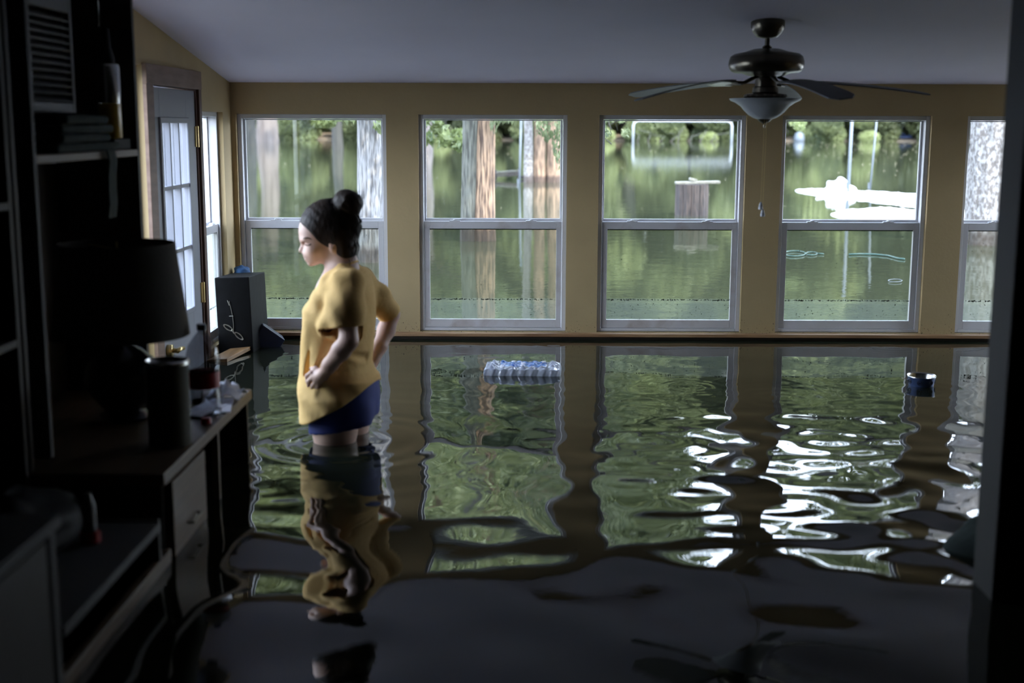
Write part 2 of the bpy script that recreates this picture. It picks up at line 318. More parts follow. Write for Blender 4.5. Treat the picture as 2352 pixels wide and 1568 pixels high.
# windows in the back wall: single-hung vinyl units
def sash(mb, x0, x1, z0, z1, y0, y1, st, rt, rb): mb.box(x0, x0+st, y0, y1, z0, z1); mb.box(x1-st, x1, y0, y1, z0, z1); mb.box(x0+st, x1-st, y0, y1, z1-rt, z1); mb.box(x0+st, x1-st, y0, y1, z0, z0+rb)
def window(n, x0, x1, z0=WZ0, z1=WZ1, place=None):
    """unit built in its own space: x across, y outwards, then placed"""
    w = x1-x0
    fr = MB(); sash(fr, 0, w, z0, z1, .030, .115, .024, .024, .016)
    f = fr.build('window_%d' % n, M['vinyl'], bevel=.002); tag(f, kind='structure')
    if place: place(f)
    else: f.location = (x0, YW, 0)
    zm = .668
    u = MB(); sash(u, .026, w-.026, zm-.012, z1-.026, .078, .100, .010, .006, .022); u.build('upper_sash', M['vinyl'], f, bevel=.0015)
    l = MB(); sash(l, .026, w-.026, z0+.018, zm-.004, .040, .068, .030, .042, .046); l.build('lower_sash', M['vinyl_dirty'] if n in (2, 3) else M['vinyl'], f, bevel=.0015)
    p = MB(); p.box(.036, w-.036, .088, .092, zm+.010, z1-.032); p.build('glass_pane', M['glass'], f)
    p = MB(); p.box(.056, w-.056, .052, .056, z0+.064, zm-.046); p.build('glass_pane', M['film'], f)
    g = MB(); g.box(.056, w-.056, .058, .066, zm-.052, zm-.046); g.build('gasket', M['black'], f)
    for k in (.24, .76):
        c = w*k; L = MB(); L.box(c-.030, c+.030, .040, .066, zm-.004, zm+.001)
        L.lathe([(.0, 0), (.013, 0), (.013, .005), (.006, .008), (0, .008)], 12, (c, .053, zm)); L.obox((c+.018, .050, zm+.006), (.02, .003, 0), (0, .004, 0), (0, 0, .0025))
        L.build('sash_lock', M['vinyl'], f, bevel=.001)
    return f
for i, (a, c) in enumerate(WX): window(i+1, a, c)
def pl(f, y1):
    f.location = (XL, y1, 0); f.rotation_euler = (0, 0, PI/2)
def left_win(n, y0, y1, z0, z1):
    def place(f): f.location = (XL, y0, 0); f.rotation_euler = (0, 0, PI/2)
    return window(n, y0, y1, z0, z1, place)
left_win(6, *LW, WZ0, 1.266); left_win(7, *LW2, .03, 1.45)  # the second is the added unseen window that lights the woman
for k, (y0, y1) in enumerate(RW):
    def place(f, y1=y1): f.location = (XR, y1, 0); f.rotation_euler = (0, 0, -PI/2)
    window(8+k, y0, y1, .06, 1.26, place)

# door with nine lights, its casing, hinges and handle
dY0, dY1, dZ = LD[0]+.03, LD[1]-.022, LD[2]-.012
b = MB(); X0, X1 = XL-.045, XL-.003
gy0, gy1, gz0, gz1 = 5.735, 6.185, .31, 1.21
b.box(X0, X1, dY0, gy0, FZ, dZ); b.box(X0, X1, gy1, dY1, FZ, dZ); b.box(X0, X1, gy0, gy1, FZ, gz0); b.box(X0, X1, gy0, gy1, gz1, dZ)
door = b.build('door_1', M['door'], bevel=.002); tag(door, kind='structure')
b = MB(); s = .022
for (y0, y1, z0, z1) in ((gy0-s, gy0+.004, gz0-s, gz1+s), (gy1-.004, gy1+s, gz0-s, gz1+s), (gy0, gy1, gz0-s, gz0+.004), (gy0, gy1, gz1-.004, gz1+s)): b.box(X1-.002, X1+.010, y0, y1, z0, z1)
b.build('light_frame', M['door'], door, bevel=.003)
b = MB()
for k in (1, 2):
    yy_ = gy0+(gy1-gy0)*k/3; zz_ = gz0+(gz1-gz0)*k/3
    b.box(X0+.006, X1+.004, yy_-.009, yy_+.009, gz0, gz1); b.box(X0+.006, X1+.004, gy0, gy1, zz_-.009, zz_+.009)
b.build('muntin', M['door'], door, bevel=.002)
for i in range(3):
    for j in range(3):
        p = MB(); p.box(X0+.018, X0+.022, gy0+(gy1-gy0)*i/3+.009, gy0+(gy1-gy0)*(i+1)/3-.009, gz0+(gz1-gz0)*j/3+.009, gz0+(gz1-gz0)*(j+1)/3-.009); p.build('glass_pane', M['glass'], door)
for z in (1.14, .36, -.45):
    h = MB(); h.box(XL-.004, XL+.004, dY1-.02, dY1+.03, z-.05, z+.05); h.tube([(XL+.006, dY1+.005, z-.052), (XL+.006, dY1+.005, z+.052)], .006, 10); h.build('hinge', M['brass'], door)
h = MB(); hy = 5.70; hz = .175
h.tube([(XL-.01, hy, hz), (XL+.02, hy, hz)], .028, 16); h.tube([(XL+.02, hy, hz), (XL+.05, hy, hz)], .011, 12); h.tube([(XL+.045, hy-.012, hz), (XL+.05, hy+.03, hz+.004), (XL+.046, hy+.09, hz-.004), (XL+.040, hy+.105, hz-.012)], [.011, .010, .009, .006], 12)
h.build('door_handle', M['brass'], door, smooth=True)
b = MB(); b.box(XL-.10, XL+.004, LD[1]-.02, LD[1]+.004, FZ, LD[2]); b.box(XL-.10, XL+.004, LD[0], LD[0]+.02, FZ, LD[2]); b.box(XL-.1, XL+.004, LD[0], LD[1], LD[2]-.006, LD[2])
b.box(XL, XL+.016, LD[1], LD[1]+.048, FZ, LD[2]); tag(b.build('trim_4', M['jambwood']), kind='structure')
b = MB(); b.box(XL, XL+.02, LD[0]-.10, LD[1]+.045, LD[2]-.004, 1.458); b.box(XL, XL+.018, LD[0]-.10, LD[0]+.004, FZ, LD[2]-.004)
tag(b.build('trim_5', M['casing'], bevel=.002), kind='structure')

# ------------------------------------------------------------------ water
def waves(X, Y):
    r = np.random.default_rng(3); Z = np.zeros_like(X)
    # envelope of rougher water in the right middle of the room
    E = np.exp(-(((X-1.15)/1.0)**2+((Y-4.25)/1.0)**2)**1.5)
    E2 = np.exp(-((Y-3.2)/1.3)**2)
    for i in range(26):
        lam = r.uniform(.22, .7); th = r.normal(PI/2, .75); ph = r.uniform(0, 2*PI); k = 2*PI/lam
        Z += .0044/k*(.35+1.4*E2)*np.sin(k*(X*math.cos(th)+Y*math.sin(th))+ph+.6*np.sin(X*1.7+i)+.5*np.sin(Y*1.3+2*i))
    for i in range(34):
        lam = r.uniform(.10, .38); th = r.uniform(0, PI); ph = r.uniform(0, 2*PI); k = 2*PI/lam
        Z += .0145/k*E*np.sin(k*(X*math.cos(th)+Y*math.sin(th))+ph+.9*np.sin(X*3.1+i)+.8*np.sin(Y*2.7+2*i))
    def ring(cx, cy, lam, amp, dec, r0=0):
        R = np.hypot(X-cx, Y-cy); k = 2*PI/lam
        return amp/k*np.exp(-np.maximum(R-r0, 0)/dec)*np.sin(k*(R-r0))*(1-np.exp(-(R/.05)**2))
    Z += ring(-.70, 4.70, .105, .055, .30, .08); Z += ring(-.63, 4.78, .16, .03, .5, .1)
    for (px, py, lam, a, dc) in ((1590, 888, .05, .05, .12), (1270, 791, .07, .05, .10), (2050, 797, .07, .05, .10), (1960, 880, .06, .03, .12), (1800, 915, .09, .04, .14), (1480, 945, .12, .04, .2), (2125, 898, .10, .03, .2), (1200, 868, .16, .03, .35), (2040, 960, .16, .05, .22), (1900, 1010, .14, .05, .2), (1060, 800, .10, .04, .08), (600, 1115, .14, .06, .10), (1500, 1010, .13, .05, .22), (620, 800, .12, .03, .2)):
        p = atZ(px, py); Z += ring(p[0], p[1], lam, a, dc)
    return Z*np.clip((YW-.02-Y)/.15, 0, 1)**.5
xs_ = np.linspace(XL, XR, 420); ys_ = np.linspace(.4, YW-.002, 560)
GX, GY = np.meshgrid(xs_, ys_); GZ = waves(GX, GY)
V = np.stack([GX, GY, GZ], -1).reshape(-1, 3); nx, ny = len(xs_), len(ys_)
I = (np.arange(ny-1)[:, None]*nx+np.arange(nx-1)[None]).ravel()
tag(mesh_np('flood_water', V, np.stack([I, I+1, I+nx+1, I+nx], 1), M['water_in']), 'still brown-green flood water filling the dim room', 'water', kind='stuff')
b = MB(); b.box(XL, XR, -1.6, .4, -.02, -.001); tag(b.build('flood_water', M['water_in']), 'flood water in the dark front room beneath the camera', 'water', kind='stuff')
b = MB()
for (x0, x1, y0, y1) in ((-160, 160, YW+T, 150), (-160, XL-T, -60, YW+T), (XR+T, 160, -60, YW+T)): b.add([(x0, y0, 0), (x1, y0, 0), (x1, y1, 0), (x0, y1, 0)], [(0, 1, 2, 3)])
tag(b.build('lake_water', M['water_out']), 'open green flood water outside the windows reflecting the trees', 'water', kind='stuff')

# ------------------------------------------------------------------ outside: trees
def leaf_cloud(n, size, blobs, seed, hang=False, aspect=.5):
    r = np.random.default_rng(seed); B = np.array(blobs, float)   # x y z rx ry rz
    vol = (B[:, 3]*B[:, 4]*B[:, 5])**.7; k = r.choice(len(B), n, p=vol/vol.sum()); d = r.normal(size=(n, 3)); d /= np.linalg.norm(d, axis=1)[:, None]
    c = B[k, :3]+d*B[k, 3:]*(r.uniform(.35, 1.0, n)**.5)[:, None]
    a = r.normal(size=(n, 3)); a /= np.linalg.norm(a, axis=1)[:, None]
    if hang: a = a*.5; a[:, 2] -= .9; a /= np.linalg.norm(a, axis=1)[:, None]
    bb = np.cross(a, r.normal(size=(n, 3))); bb /= np.linalg.norm(bb, axis=1)[:, None]
    s_ = size*r.uniform(.6, 1.4, n)[:, None]; L = a*s_; Wd = bb*s_*aspect
    V = np.stack([c-L, c+Wd*.9-L*.1, c+L, c-Wd*.9-L*.1], 1).reshape(-1, 3); I = np.arange(n)*4
    return V, np.stack([I, I+1, I+2, I+3], 1)
def trunk(mb, p0, p1, r0, r1, bend=.05, n=14, flare=1.35, seed=0, mi=0, knots=9, rough=0):
    r = random.Random(seed); P = []; Rr = []; B_ = [(0, 0)]+[(r.uniform(-1, 1)*bend, r.uniform(-1, 1)*bend) for _ in range(9)]
    for i in range(knots):
        t = i/(knots-1); u = t*9; j = min(8, int(u)); w_ = u-j; w_ = w_*w_*(3-2*w_); q = np.array(p0)*(1-t)+np.array(p1)*t; q = q+np.array([B_[j][0]*(1-w_)+B_[j+1][0]*w_, B_[j][1]*(1-w_)+B_[j+1][1]*w_, 0])
        P.append(q); Rr.append((r0*(1-t)+r1*t)*(1+(flare-1)*max(0, 1-t*6)))
    b0 = len(mb.v); mb.tube(P, Rr, n, mi)
    if rough:
        ph = np.random.default_rng(seed).uniform(0, 6.28, 12)
        for i in range(knots):
            for k in range(n):
                th = 2*PI*k/n; z = P[i][2]; g = 0
                for h in range(4): g += math.sin((5+4*h)*th+ph[h]+2.2*math.sin(z*(1.3+h)+ph[h+4])+1.1*math.sin(z*5.1+ph[h+8]))/(1+.4*h)
                v = np.array(mb.v[b0+i*n+k]); mb.v[b0+i*n+k] = tuple(P[i]+(v-P[i])*(1+rough*g))
def branches(mb, base, n, L, rad, seed, z0=0):
    r = random.Random(seed)
    for i in range(n):
        a = r.uniform(0, 2*PI); l = L*r.uniform(.5, 1); z = r.uniform(z0, z0+L)
        p = [np.array(base)+np.array([0, 0, z]), np.array(base)+np.array([math.cos(a)*l*.5, math.sin(a)*l*.5, z+l*.25]), np.array(base)+np.array([math.cos(a)*l, math.sin(a)*l, z+l*.35])]
        mb.tube(p, [rad, rad*.6, rad*.2], 6)
# three far tree kinds, copied along the shore
protos = []
for k in range(4):
    r = random.Random(20+k); H = (20, 24, 17, 6)[k]; R = (5.5, 5, 6, 5.0)[k]
    t = thing('shore_tree', (0, 0, 0), 'tall leafy green tree standing in the wood on the far shore', 'tree', 'trees along the far shore') if k < 3 else thing('shore_bush', (0, 0, 0), 'low bushy green shrub at the water edge of the far shore', 'bush', 'bushes along the far shore')
    if k < 3: tr = MB(); trunk(tr, (0, 0, -.7), (r.uniform(-1, 1), 0, H*.85), .45, .12, .2, 8, seed=k); branches(tr, (0, 0, H*.25), 7, H*.3, .12, k); tr.build('trunk', M['barkdark'], t, smooth=True)
    bl = []
    if k < 3:
        for i in range(20):
            a = r.uniform(0, 2*PI); q = r.uniform(0, .8)*R; z = H*r.uniform(.08, .95); w = 1-abs(z/H-.55)*.8
            bl.append((math.cos(a)*q*w, math.sin(a)*q*w, z, R*r.uniform(.28, .45), R*r.uniform(.28, .45), R*r.uniform(.2, .36)))
    else:
        for i in range(11): bl.append((r.uniform(-R, R), r.uniform(-1.5, 1.5), r.uniform(.3, H*.8), r.uniform(1.2, 2.2), 1.5, r.uniform(.8, 1.7)))
    Vv, Ff = leaf_cloud((42000, 42000, 42000, 30000)[k], (.19, .19, .19, .11)[k], bl, 40+k); o = mesh_np('foliage', Vv, Ff, M['leaf'], t, smooth=False); o['kind'] = 'stuff'
    protos.append(t)
used = [False]*4
def copy_tree(src, loc, rz, sc=1, k=None):
    if k is not None and not used[k]: used[k] = True; c = src
    else:
        c = src.copy(); COL.objects.link(c)
        for ch in src.children: d = ch.copy(); COL.objects.link(d); d.parent = c
    c.location = loc; c.rotation_euler = (0, 0, rz); c.scale = (sc,)*3
    return c
r = random.Random(5)
for row, (Yr, step) in enumerate(((107, 5.0), (115, 5.5))):
    x = -42.0
    while x < 62:
        u = x/Yr; k = r.choice((0, 1, 1, 2)); sc = r.uniform(.95, 1.2)
        if u > .03: sc *= 1.35; k = r.choice((0, 2, 2, 1))
        else: sc *= 1.7
        copy_tree(protos[k], (x, Yr+r.uniform(-2, 2), 0), r.uniform(0, 6.28), sc, k); x += step*r.uniform(.7, 1.3)
x = -40.0
while x < 56:
    copy_tree(protos[3], (x, 110+r.uniform(-1.5, 1.5), -.2), r.choice((0, PI)), r.uniform(1.2, 1.7), 3); x += r.uniform(4, 6.5)
x = -34.0
while x < 50:
    copy_tree(protos[3], (x, 103.5+r.uniform(-1, 1.2), -.2), r.choice((0, PI)), r.uniform(.6, .95), 3); x += r.uniform(3.5, 5.5)
b = MB(); b.add([(-70, 104.5, .02), (90, 104.5, .02), (90, 135, 4.5), (-70, 135, 4.5)], [(0, 1, 2, 3)]); b.box(-70, 90, 104.3, 104.6, -.5, .12); tag(b.build('shore_bank', M['mud']), kind='structure')
# dense thicket behind the shore trees
bl = [(x, 125+random.Random(int(x)).uniform(-2, 2), z, 3.2, 2, 2.6) for x in np.arange(-48, 68, 2.6) for z in ((2, 6, 10, 14, 18, 22) if x < 3 else (2, 6, 10, 14, 18))]
Vv, Ff = leaf_cloud(130000, .32, bl, 77); tag(mesh_np('forest_thicket', Vv, Ff, M['leaf'], smooth=False), 'dense green thicket of forest behind the shore trees', 'forest', kind='stuff')
# nearer trees seen one by one
def near_tree(name, label, px, py, wpx, m_, top=7, topr=.7, lean=0, stems=None, crown=None, mat2=None, seed=1, crown_mat='leaf', cn=6000, csize=.09, hang=False, flare=1.25):
    base = atZ(px, py); pm = F/base[1]; t = thing(name, (base[0], base[1], 0), label, 'tree')
    for j, (dx, w0, w1, dtx, mm) in enumerate(stems or [(0, wpx, wpx*topr, lean, m_)]):
        tr = MB(); trunk(tr, (dx/pm, j*.05, -.7), (dtx/pm, j*.05, top), w0/2/pm, w1/2/pm, .02*base[1]/13, 64, flare=flare, seed=seed+j, knots=90, rough=.035 if base[1] < 40 else .02); tr.build('trunk', M[mm], t, smooth=True)
    br = MB(); branches(br, (0, 0, top*.3), 8, top*.45, .035*base[1]/13, seed, 0); br.build('branches', M[m_], t, smooth=True)
    if crown:
        Vv, Ff = leaf_cloud(cn, csize, crown, seed+90, hang); o = mesh_np('foliage', Vv, Ff, M[crown_mat], t, smooth=False); o['kind'] = 'stuff'
    return t
def crown_at(base, pts): return [(p[0]-base[0], p[1]-base[1], p[2], *rr) for p, rr in pts]
def hi(r_, n, R, z0, z1, s): q = random.Random(r_); return [(q.uniform(-R, R), q.uniform(-R, R), q.uniform(z0, z1), s*q.uniform(.6, 1), s*q.uniform(.6, 1), s*q.uniform(.4, .8)) for _ in range(n)]
bs = atZ(1098, 552)
near_tree('cedar_tree', 'twin-trunked cedar with grey bark left and orange sunlit bark right, behind the second window', 1098, 552, 40, 'barkred', top=7,
    stems=[(-22, 34, 52, 8, 'bark'), (14, 54, 30, 18, 'barkred')], crown=hi(3, 12, 1.5, 2.2, 5.5, .75)+[(atY(1160, 262, 13.4)-bs).tolist()+[.17, .25, .10], (atY(1270, 290, 13.4)-bs).tolist()+[.22, .25, .16], (atY(1290, 330, 13.2)-bs).tolist()+[.10, .2, .26], (atY(1135, 290, 13.2)-bs).tolist()+[.05, .1, .09]], seed=3, crown_mat='cedar', cn=26000, csize=.030, hang=True)  # right stem: sunlight painted in through the orange bark colour
bs = atZ(856, 600)
near_tree('oak_tree', 'thick tree with rough grey-brown bark close behind the first window, at its right', 856, 600, 70, 'barkash', top=7, topr=.8,
    crown=hi(5, 12, 1.6, 2.2, 5.5, .8)+[(atY(875, 285, 11)-bs).tolist()+[.09, .12, .08], (atY(780, 262, 11)-bs).tolist()+[.3, .2, .07]], seed=5, cn=14000, csize=.045)
bs = atZ(2268, 560)
near_tree('sycamore_tree', 'broad pale mottled trunk close behind the rightmost window', 2268, 560, 100, 'barkpale', top=5, topr=.9, crown=hi(8, 9, 1.5, 2.6, 5, .7), seed=8, cn=4000, csize=.08)
near_tree('swamp_tree', 'cluster of three pinkish-grey flooded trunks with a dark water mark, in the second window', 1246, 418, 80, 'barkred', top=12,
    stems=[(-32, 19, 15, -30, 'barkpale'), (-8, 25, 20, -4, 'barkred'), (25, 30, 25, 28, 'barkred')], crown=hi(9, 14, 3.2, 3.4, 11, 1.5), seed=9, cn=9000, csize=.13)
near_tree('cypress_tree', 'pale straight trunk widening at the far water line, upper left of the first window', 615, 327, 44, 'barkfar', top=17, topr=.75, flare=1.25, crown=hi(11, 12, 5, 7, 18, 3), seed=11, cn=6000, csize=.3)
near_tree('dark_tree', 'dark trunk at the left edge of the first window', 572, 333, 30, 'barkdark', top=17, crown=hi(12, 12, 5, 7, 18, 3), seed=12, cn=6000, csize=.3)  # plain dark bark colour
near_tree('slim_tree', 'slim dark trunk far off in the first window, right of its middle', 777, 345, 22, 'barkdark', top=14, crown=hi(13, 10, 4, 5, 14, 2.4), seed=13, cn=5000, csize=.25)
near_tree('dim_tree', 'blurred pale far trunk at the left edge of the second window', 983, 345, 24, 'barkfar', top=13, crown=hi(14, 10, 4, 5, 14, 2.4), seed=14, cn=5000, csize=.25)
# leafy boughs hanging in front of the water
def bough(name, label, px, py, Y, rx, rz, n, size, m_, seed, up):
    p = atY(px, py, Y); q = random.Random(seed); bl = [(q.uniform(-rx, rx), q.uniform(-.4, .4), q.uniform(-rz, rz), rx*.3, .3, rz*.35) for _ in range(9)]
    t = thing(name, tuple(p), label, 'branch'); Vv, Ff = leaf_cloud(n, size, bl, seed); o = mesh_np('foliage', Vv, Ff, M[m_], t, smooth=False); o['kind'] = 'stuff'
    s_ = MB(); s_.tube([(0, 0, -rz*.5), (up*.3, 0, .3), (up, .1, 2.6)], [.006, .015, .04], 6)
    for i in range(6): s_.tube([(0, 0, .1*i-.2), (q.uniform(-rx, rx), q.uniform(-.3, .3), q.uniform(-rz, rz))], [.006, .002], 5)
    s_.build('stem', M['barkdark'], t)
bough('leafy_bough', 'broad-leaved green bough hanging at the upper left of the second window', 1005, 285, 15, .30, .24, 900, .055, 'leaf2', 31, .9)
bough('leafy_bough', 'fine-leaved twig drooping into the upper left corner of the third window', 1405, 285, 13, .12, .12, 500, .022, 'cedar', 32, -.5)
bough('leafy_bough', 'yellow-green bough across the top of the first window', 720, 268, 24, .8, .28, 4500, .045, 'leaf2', 33, .8)
bough('leafy_bough', 'small yellow-green bough at the upper left corner of the fourth window', 1812, 275, 20, .2, .14, 700, .03, 'leaf2', 34, -.5)
# canopy trees right of the view line, open crowns with sky between
for i, (px, py, lab) in enumerate(((1500, 420, 'middle'), (1905, 395, 'right'), (2120, 430, 'far right'))):
    pass

# ------------------------------------------------------------------ outside: things in the lake
g0, g1 = atZ(1453, 325), atZ(1682, 326); gY = (g0[1]+g1[1])/2; gh = atY(1560, 278, gY)[2]; w_ = g1[0]-g0[0]
gt = thing('soccer_goal', (g0[0], gY, 0), 'white rounded pipe frame standing in the water beyond the third window', 'goal')
b = MB(); rc = .35; P = [(0, 0, -.7), (0, 0, gh-rc), (.1, 0, gh-.1), (rc, 0, gh), (w_-rc, 0, gh), (w_-.1, 0, gh-.1), (w_, 0, gh-rc), (w_, 0, -.7)]; b.tube(P, .085, 10); b.build('frame', M['pipe'], gt, smooth=True)
gd = MB(); q = random.Random(3)
for i in range(9):
    x = g0[0]+.4+i*.8; z = q.uniform(.5, 1.2); gd.tube([(x, gY+1.5, -.2), (x+q.uniform(-.5, .8), gY+1.5, z*.7), (x+q.uniform(-.9, 1.4), gY+1.6, z)], [.05, .03, .02], 6)
tag(gd.build('dead_brush', M['bark']), 'pale dead brush behind the white pipe frame', 'brush', kind='stuff')
# piling with a plank on top
p = atZ(1588, 494); pm = F/p[1]; pt = thing('wooden_piling', (p[0], p[1], 0), 'dark round timber piling standing in the water, third window', 'piling')
top = atY(1588, 422, p[1])[2]
for i in range(12):
    a = 2*PI*i/12+.1; R_ = 37/pm; b = MB(); a0, a1 = a-.245, a+.245
    poly = [(R_*math.cos(x)*k, R_*math.sin(x)*k) for x, k in ((a0, 1), (a, 1.05), (a1, 1), (a1, .8), (a0, .8))]; b.prism(poly, -.7, top-.01*random.random()); b.build('stave', M['pile'], pt)
b = MB(); b.lathe([(.001, top-.01), (R_*.82, top-.01), (R_*.82, -.7)], 20); b.build('core', M['pile'], pt)
pl0 = thing('plank', (p[0]+.07, p[1], top), 'pale weathered plank lying across the top of the piling', 'plank')
b = MB(); b.obox((0, 0, .018), (50/pm, 0, .006), (0, .09, 0), (0, 0, .016)); b.build('board', M['plank'], pl0, bevel=.004)
b = MB(); b.obox((-.02, 0, .055), (.05, 0, -.012), (0, .06, 0), (.003, 0, .018)); tag(b.build('wood_scrap', M['plank'], bevel=.004), 'small scrap of wood lying on the plank above the piling', 'scrap'); bpy.data.objects['wood_scrap'].location = (p[0]+.03, p[1], top)
# poles
def pole(name, label, base, topp, Y, r_, m_, cap=None):
    a = atY(*base, Y); c = atY(*topp, Y); d = (c-a)/(c[2]-a[2]); lo = a-d*(a[2]+.6); hi_ = c+d*.5; t = thing(name, (lo[0], lo[1], 0), label, 'pole'); b = MB()
    b.tube([lo-np.array([lo[0], lo[1], 0]), hi_-np.array([lo[0], lo[1], 0])], r_, 10); b.build('shaft', M[m_], t, smooth=True)
    b = MB(); cp = a+d*.05-np.array([lo[0], lo[1], 0]); b.tube([cp+(-.03, 0, 0), cp+(-.03, 0, .12)], .018, 8); b.build('bracket', M[m_], t)
pole('metal_pole', 'thicker white pole standing in the water, fourth window', (1948, 440), (1957, 272), 22.5, .028, 'polegrey')
pole('metal_pole', 'thinner leaning white pole right of the thicker pole, fourth window', (1998, 440), (2014, 272), 24.5, .017, 'polegrey')
pole('metal_pole', 'thin bluish pole beside the flooded trunks, second window', (1193, 430), (1197, 280), 26.5, .022, 'polegrey')
# floating white tarps
def tarp(name, label, outline, lumps, seed):
    pts = [atZ(*q) for q in outline]; C0 = np.mean(pts, axis=0); t = thing(name, (C0[0], C0[1], 0), label, 'tarp'); n = len(pts)
    rings = [(1.0, -.02), (.99, .015), (.94, .03), (.85, .035), (.74, .035), (.62, .035), (.5, .035), (.37, .035), (.2, .03)]; v = []; N = n*6; q = random.Random(seed)
    L = [(atZ(a, b_), s, h) for a, b_, s, h in lumps]; dense = []
    for i in range(n):
        for j in range(6):
            tt = j/6; dense.append(pts[i]*(1-tt)+pts[(i+1) % n]*tt+np.array([q.uniform(-.02, .02), q.uniform(-.03, .03), 0]))
    for (k, z) in rings:
        for p_ in dense:
            w_ = C0+(p_-C0)*k; h = sum(hh*math.exp(-((w_[0]-l[0])**2+(w_[1]-l[1])**2)/s**2) for l, s, hh in L); v.append((w_[0]-C0[0], w_[1]-C0[1], z+(h+q.uniform(-.012, .02) if k < .98 else h*.5)))
    f = [(a*N+i, a*N+(i+1) % N, (a+1)*N+(i+1) % N, (a+1)*N+i) for a in range(len(rings)-1) for i in range(N)]; f.append(tuple((len(rings)-1)*N+i for i in range(N)))
    b = MB(); b.add(v, f); b.build('sheet', M['tarp'], t, smooth=True)
tarp('floating_tarp', 'long white sheet with a bunched lump floating by the poles, fourth window', [(1828, 438), (1880, 447), (1960, 454), (2040, 463), (2140, 477), (2150, 456), (2080, 448), (2000, 444), (1890, 438)], [(1985, 448, .25, .03), (2095, 458, .4, .07)], 1)
tarp('floating_tarp', 'white sheet floating just above the meeting rail, fourth window', [(1905, 493), (1960, 502), (2050, 512), (2230, 520), (2300, 508), (2290, 496), (2120, 491), (2040, 488), (1960, 487)], [(2030, 492, .35, .05), (2240, 500, .5, .05)], 2)
p = atZ(1928, 446); tb = [o_ for o_ in bpy.data.objects if o_.name.startswith('floating_tarp')][0]; q = random.Random(12); bm_ = bmesh.new(); bmesh.ops.create_icosphere(bm_, subdivisions=4, radius=1)
for v_ in bm_.verts:
    c_ = v_.co; k_ = 1+.16*math.sin(4*c_.x+1)*math.cos(5*c_.y)+.10*math.sin(9*c_.z+6*c_.x)+.07*math.sin(13*c_.y+2); v_.co = Vector((c_.x*.26*k_+.03*c_.z, c_.y*.22*k_, max(-.02, c_.z*.23*k_*(1-.25*c_.x))))
me_ = bpy.data.meshes.new('bunched_sheet'); bm_.to_mesh(me_); bm_.free(); me_.materials.append(M['tarp']); me_.polygons.foreach_set('use_smooth', [True]*len(me_.polygons)); o = bpy.data.objects.new('bunched_sheet', me_); COL.objects.link(o); o.parent = tb; o.location = Vector((p[0], p[1], .02))-tb.location
b = MB(); b.tube([(-.22, 0, .03), (-.33, -.02, .05), (-.42, 0, .045)], [.02, .025, .035], 8); o2 = b.build('twisted_end', M['tarp'], tb, smooth=True); o2.location = o.location
# small things afloat outside
p = atZ(1835, 325); b = MB(); b.lathe([(0, -.3), (.35, -.25), (.45, .2), (.35, .6), (.15, .75), (0, .8)], 16); o = tag(b.build('water_barrel', M['polegrey'], smooth=True), 'pale blue-white barrel afloat at the far shore, fourth window', 'barrel'); o.location = (p[0], p[1], 0)
p = atZ(2062, 324); b = MB(); b.prism([(-1.3, -.3), (-1.0, -.6), (1.0, -.6), (1.4, 0), (1.0, .6), (-1.0, .6)], -.2, .5); b.box(-.5, .6, -.4, .4, .5, 1.3); o = tag(b.build('small_boat', M['boatblue'], bevel=.08), 'small blue boat by the far shore, fourth window', 'boat'); o.location = (p[0], p[1], 0)
p = atZ(1168, 412); t = thing('sunken_bench', (p[0], p[1], 0), 'dark wooden bench half sunk in the water behind the cedar, second window', 'bench')
for i in range(4): b = MB(); b.obox((-.05, .1*i, .08+.03*i), (.28, 0, .02), (0, .035, 0), (0, 0, .012)); b.build('slat', M['plank'] if i == 3 else M['pile'], t)
for P_ in ([(-.28, 0, -.3), (-.3, .2, .2)], [(.2, 0, -.3), (.24, .2, .24)], [(.24, .2, .05), (.5, .2, .02)]): b = MB(); b.tube(P_, .03, 6); b.build('rail', M['pile'], t)
def loop_pts(pts, z=.01): return [tuple(atZ(*q, z)) for q in pts]
def ell(cx, cy, rx, ry, n=20): return [(cx+rx*math.cos(2*PI*i/n), cy+ry*math.sin(2*PI*i/n)) for i in range(n)]
b = MB(); b.tube(loop_pts(ell(1825, 582, 25, 6)), .006, 8, closed=True); b.tube(loop_pts(ell(1864, 582, 13, 3.6)), .005, 8, closed=True); b.tube(loop_pts([(1877, 582), (1892, 583)]), .006, 8)
tag(b.build('garden_hose', M['teal'], smooth=True), 'teal hose floating in two loops, lower pane of the fourth window', 'hose')
b = MB(); b.tube(loop_pts([(1950, 584), (1975, 583), (2010, 584), (2040, 587), (2062, 593), (2078, 595)]), .008, 8); tag(b.build('garden_hose', M['teal'], smooth=True), 'short straight teal hose floating, lower pane of the fourth window', 'hose')
b = MB(); b.tube(loop_pts(ell(2056, 644, 16, 3)), .003, 8, closed=True); tag(b.build('wire_ring', M['polegrey'], smooth=True), 'small white ring afloat in the lower pane of the fourth window', 'ring')
r2 = np.random.default_rng(9); n = 260; px = np.concatenate([r2.uniform(1790, 2130, 170), r2.uniform(560, 1700, 90)]); py = np.concatenate([328+r2.exponential(28, 170), 335+r2.exponential(45, 90)]); vv = []; ff = []
for i in range(n):
    c = atZ(px[i], min(py[i], 480)); s_ = 2.2*c[1]/F*r2.uniform(.5, 1.1); a = r2.uniform(0, PI); k = len(vv)
    vv += [(c[0]+s_*math.cos(a+j*PI/2), c[1]+2.2*s_*math.sin(a+j*PI/2), .012+.4*s_*(j % 2)) for j in range(4)]; ff.append((k, k+1, k+2, k+3))
b = MB(); b.add(vv, ff); tag(b.build('floating_leaves', M['litter']), 'scattered pale leaves floating on the lake', 'leaves', kind='stuff')
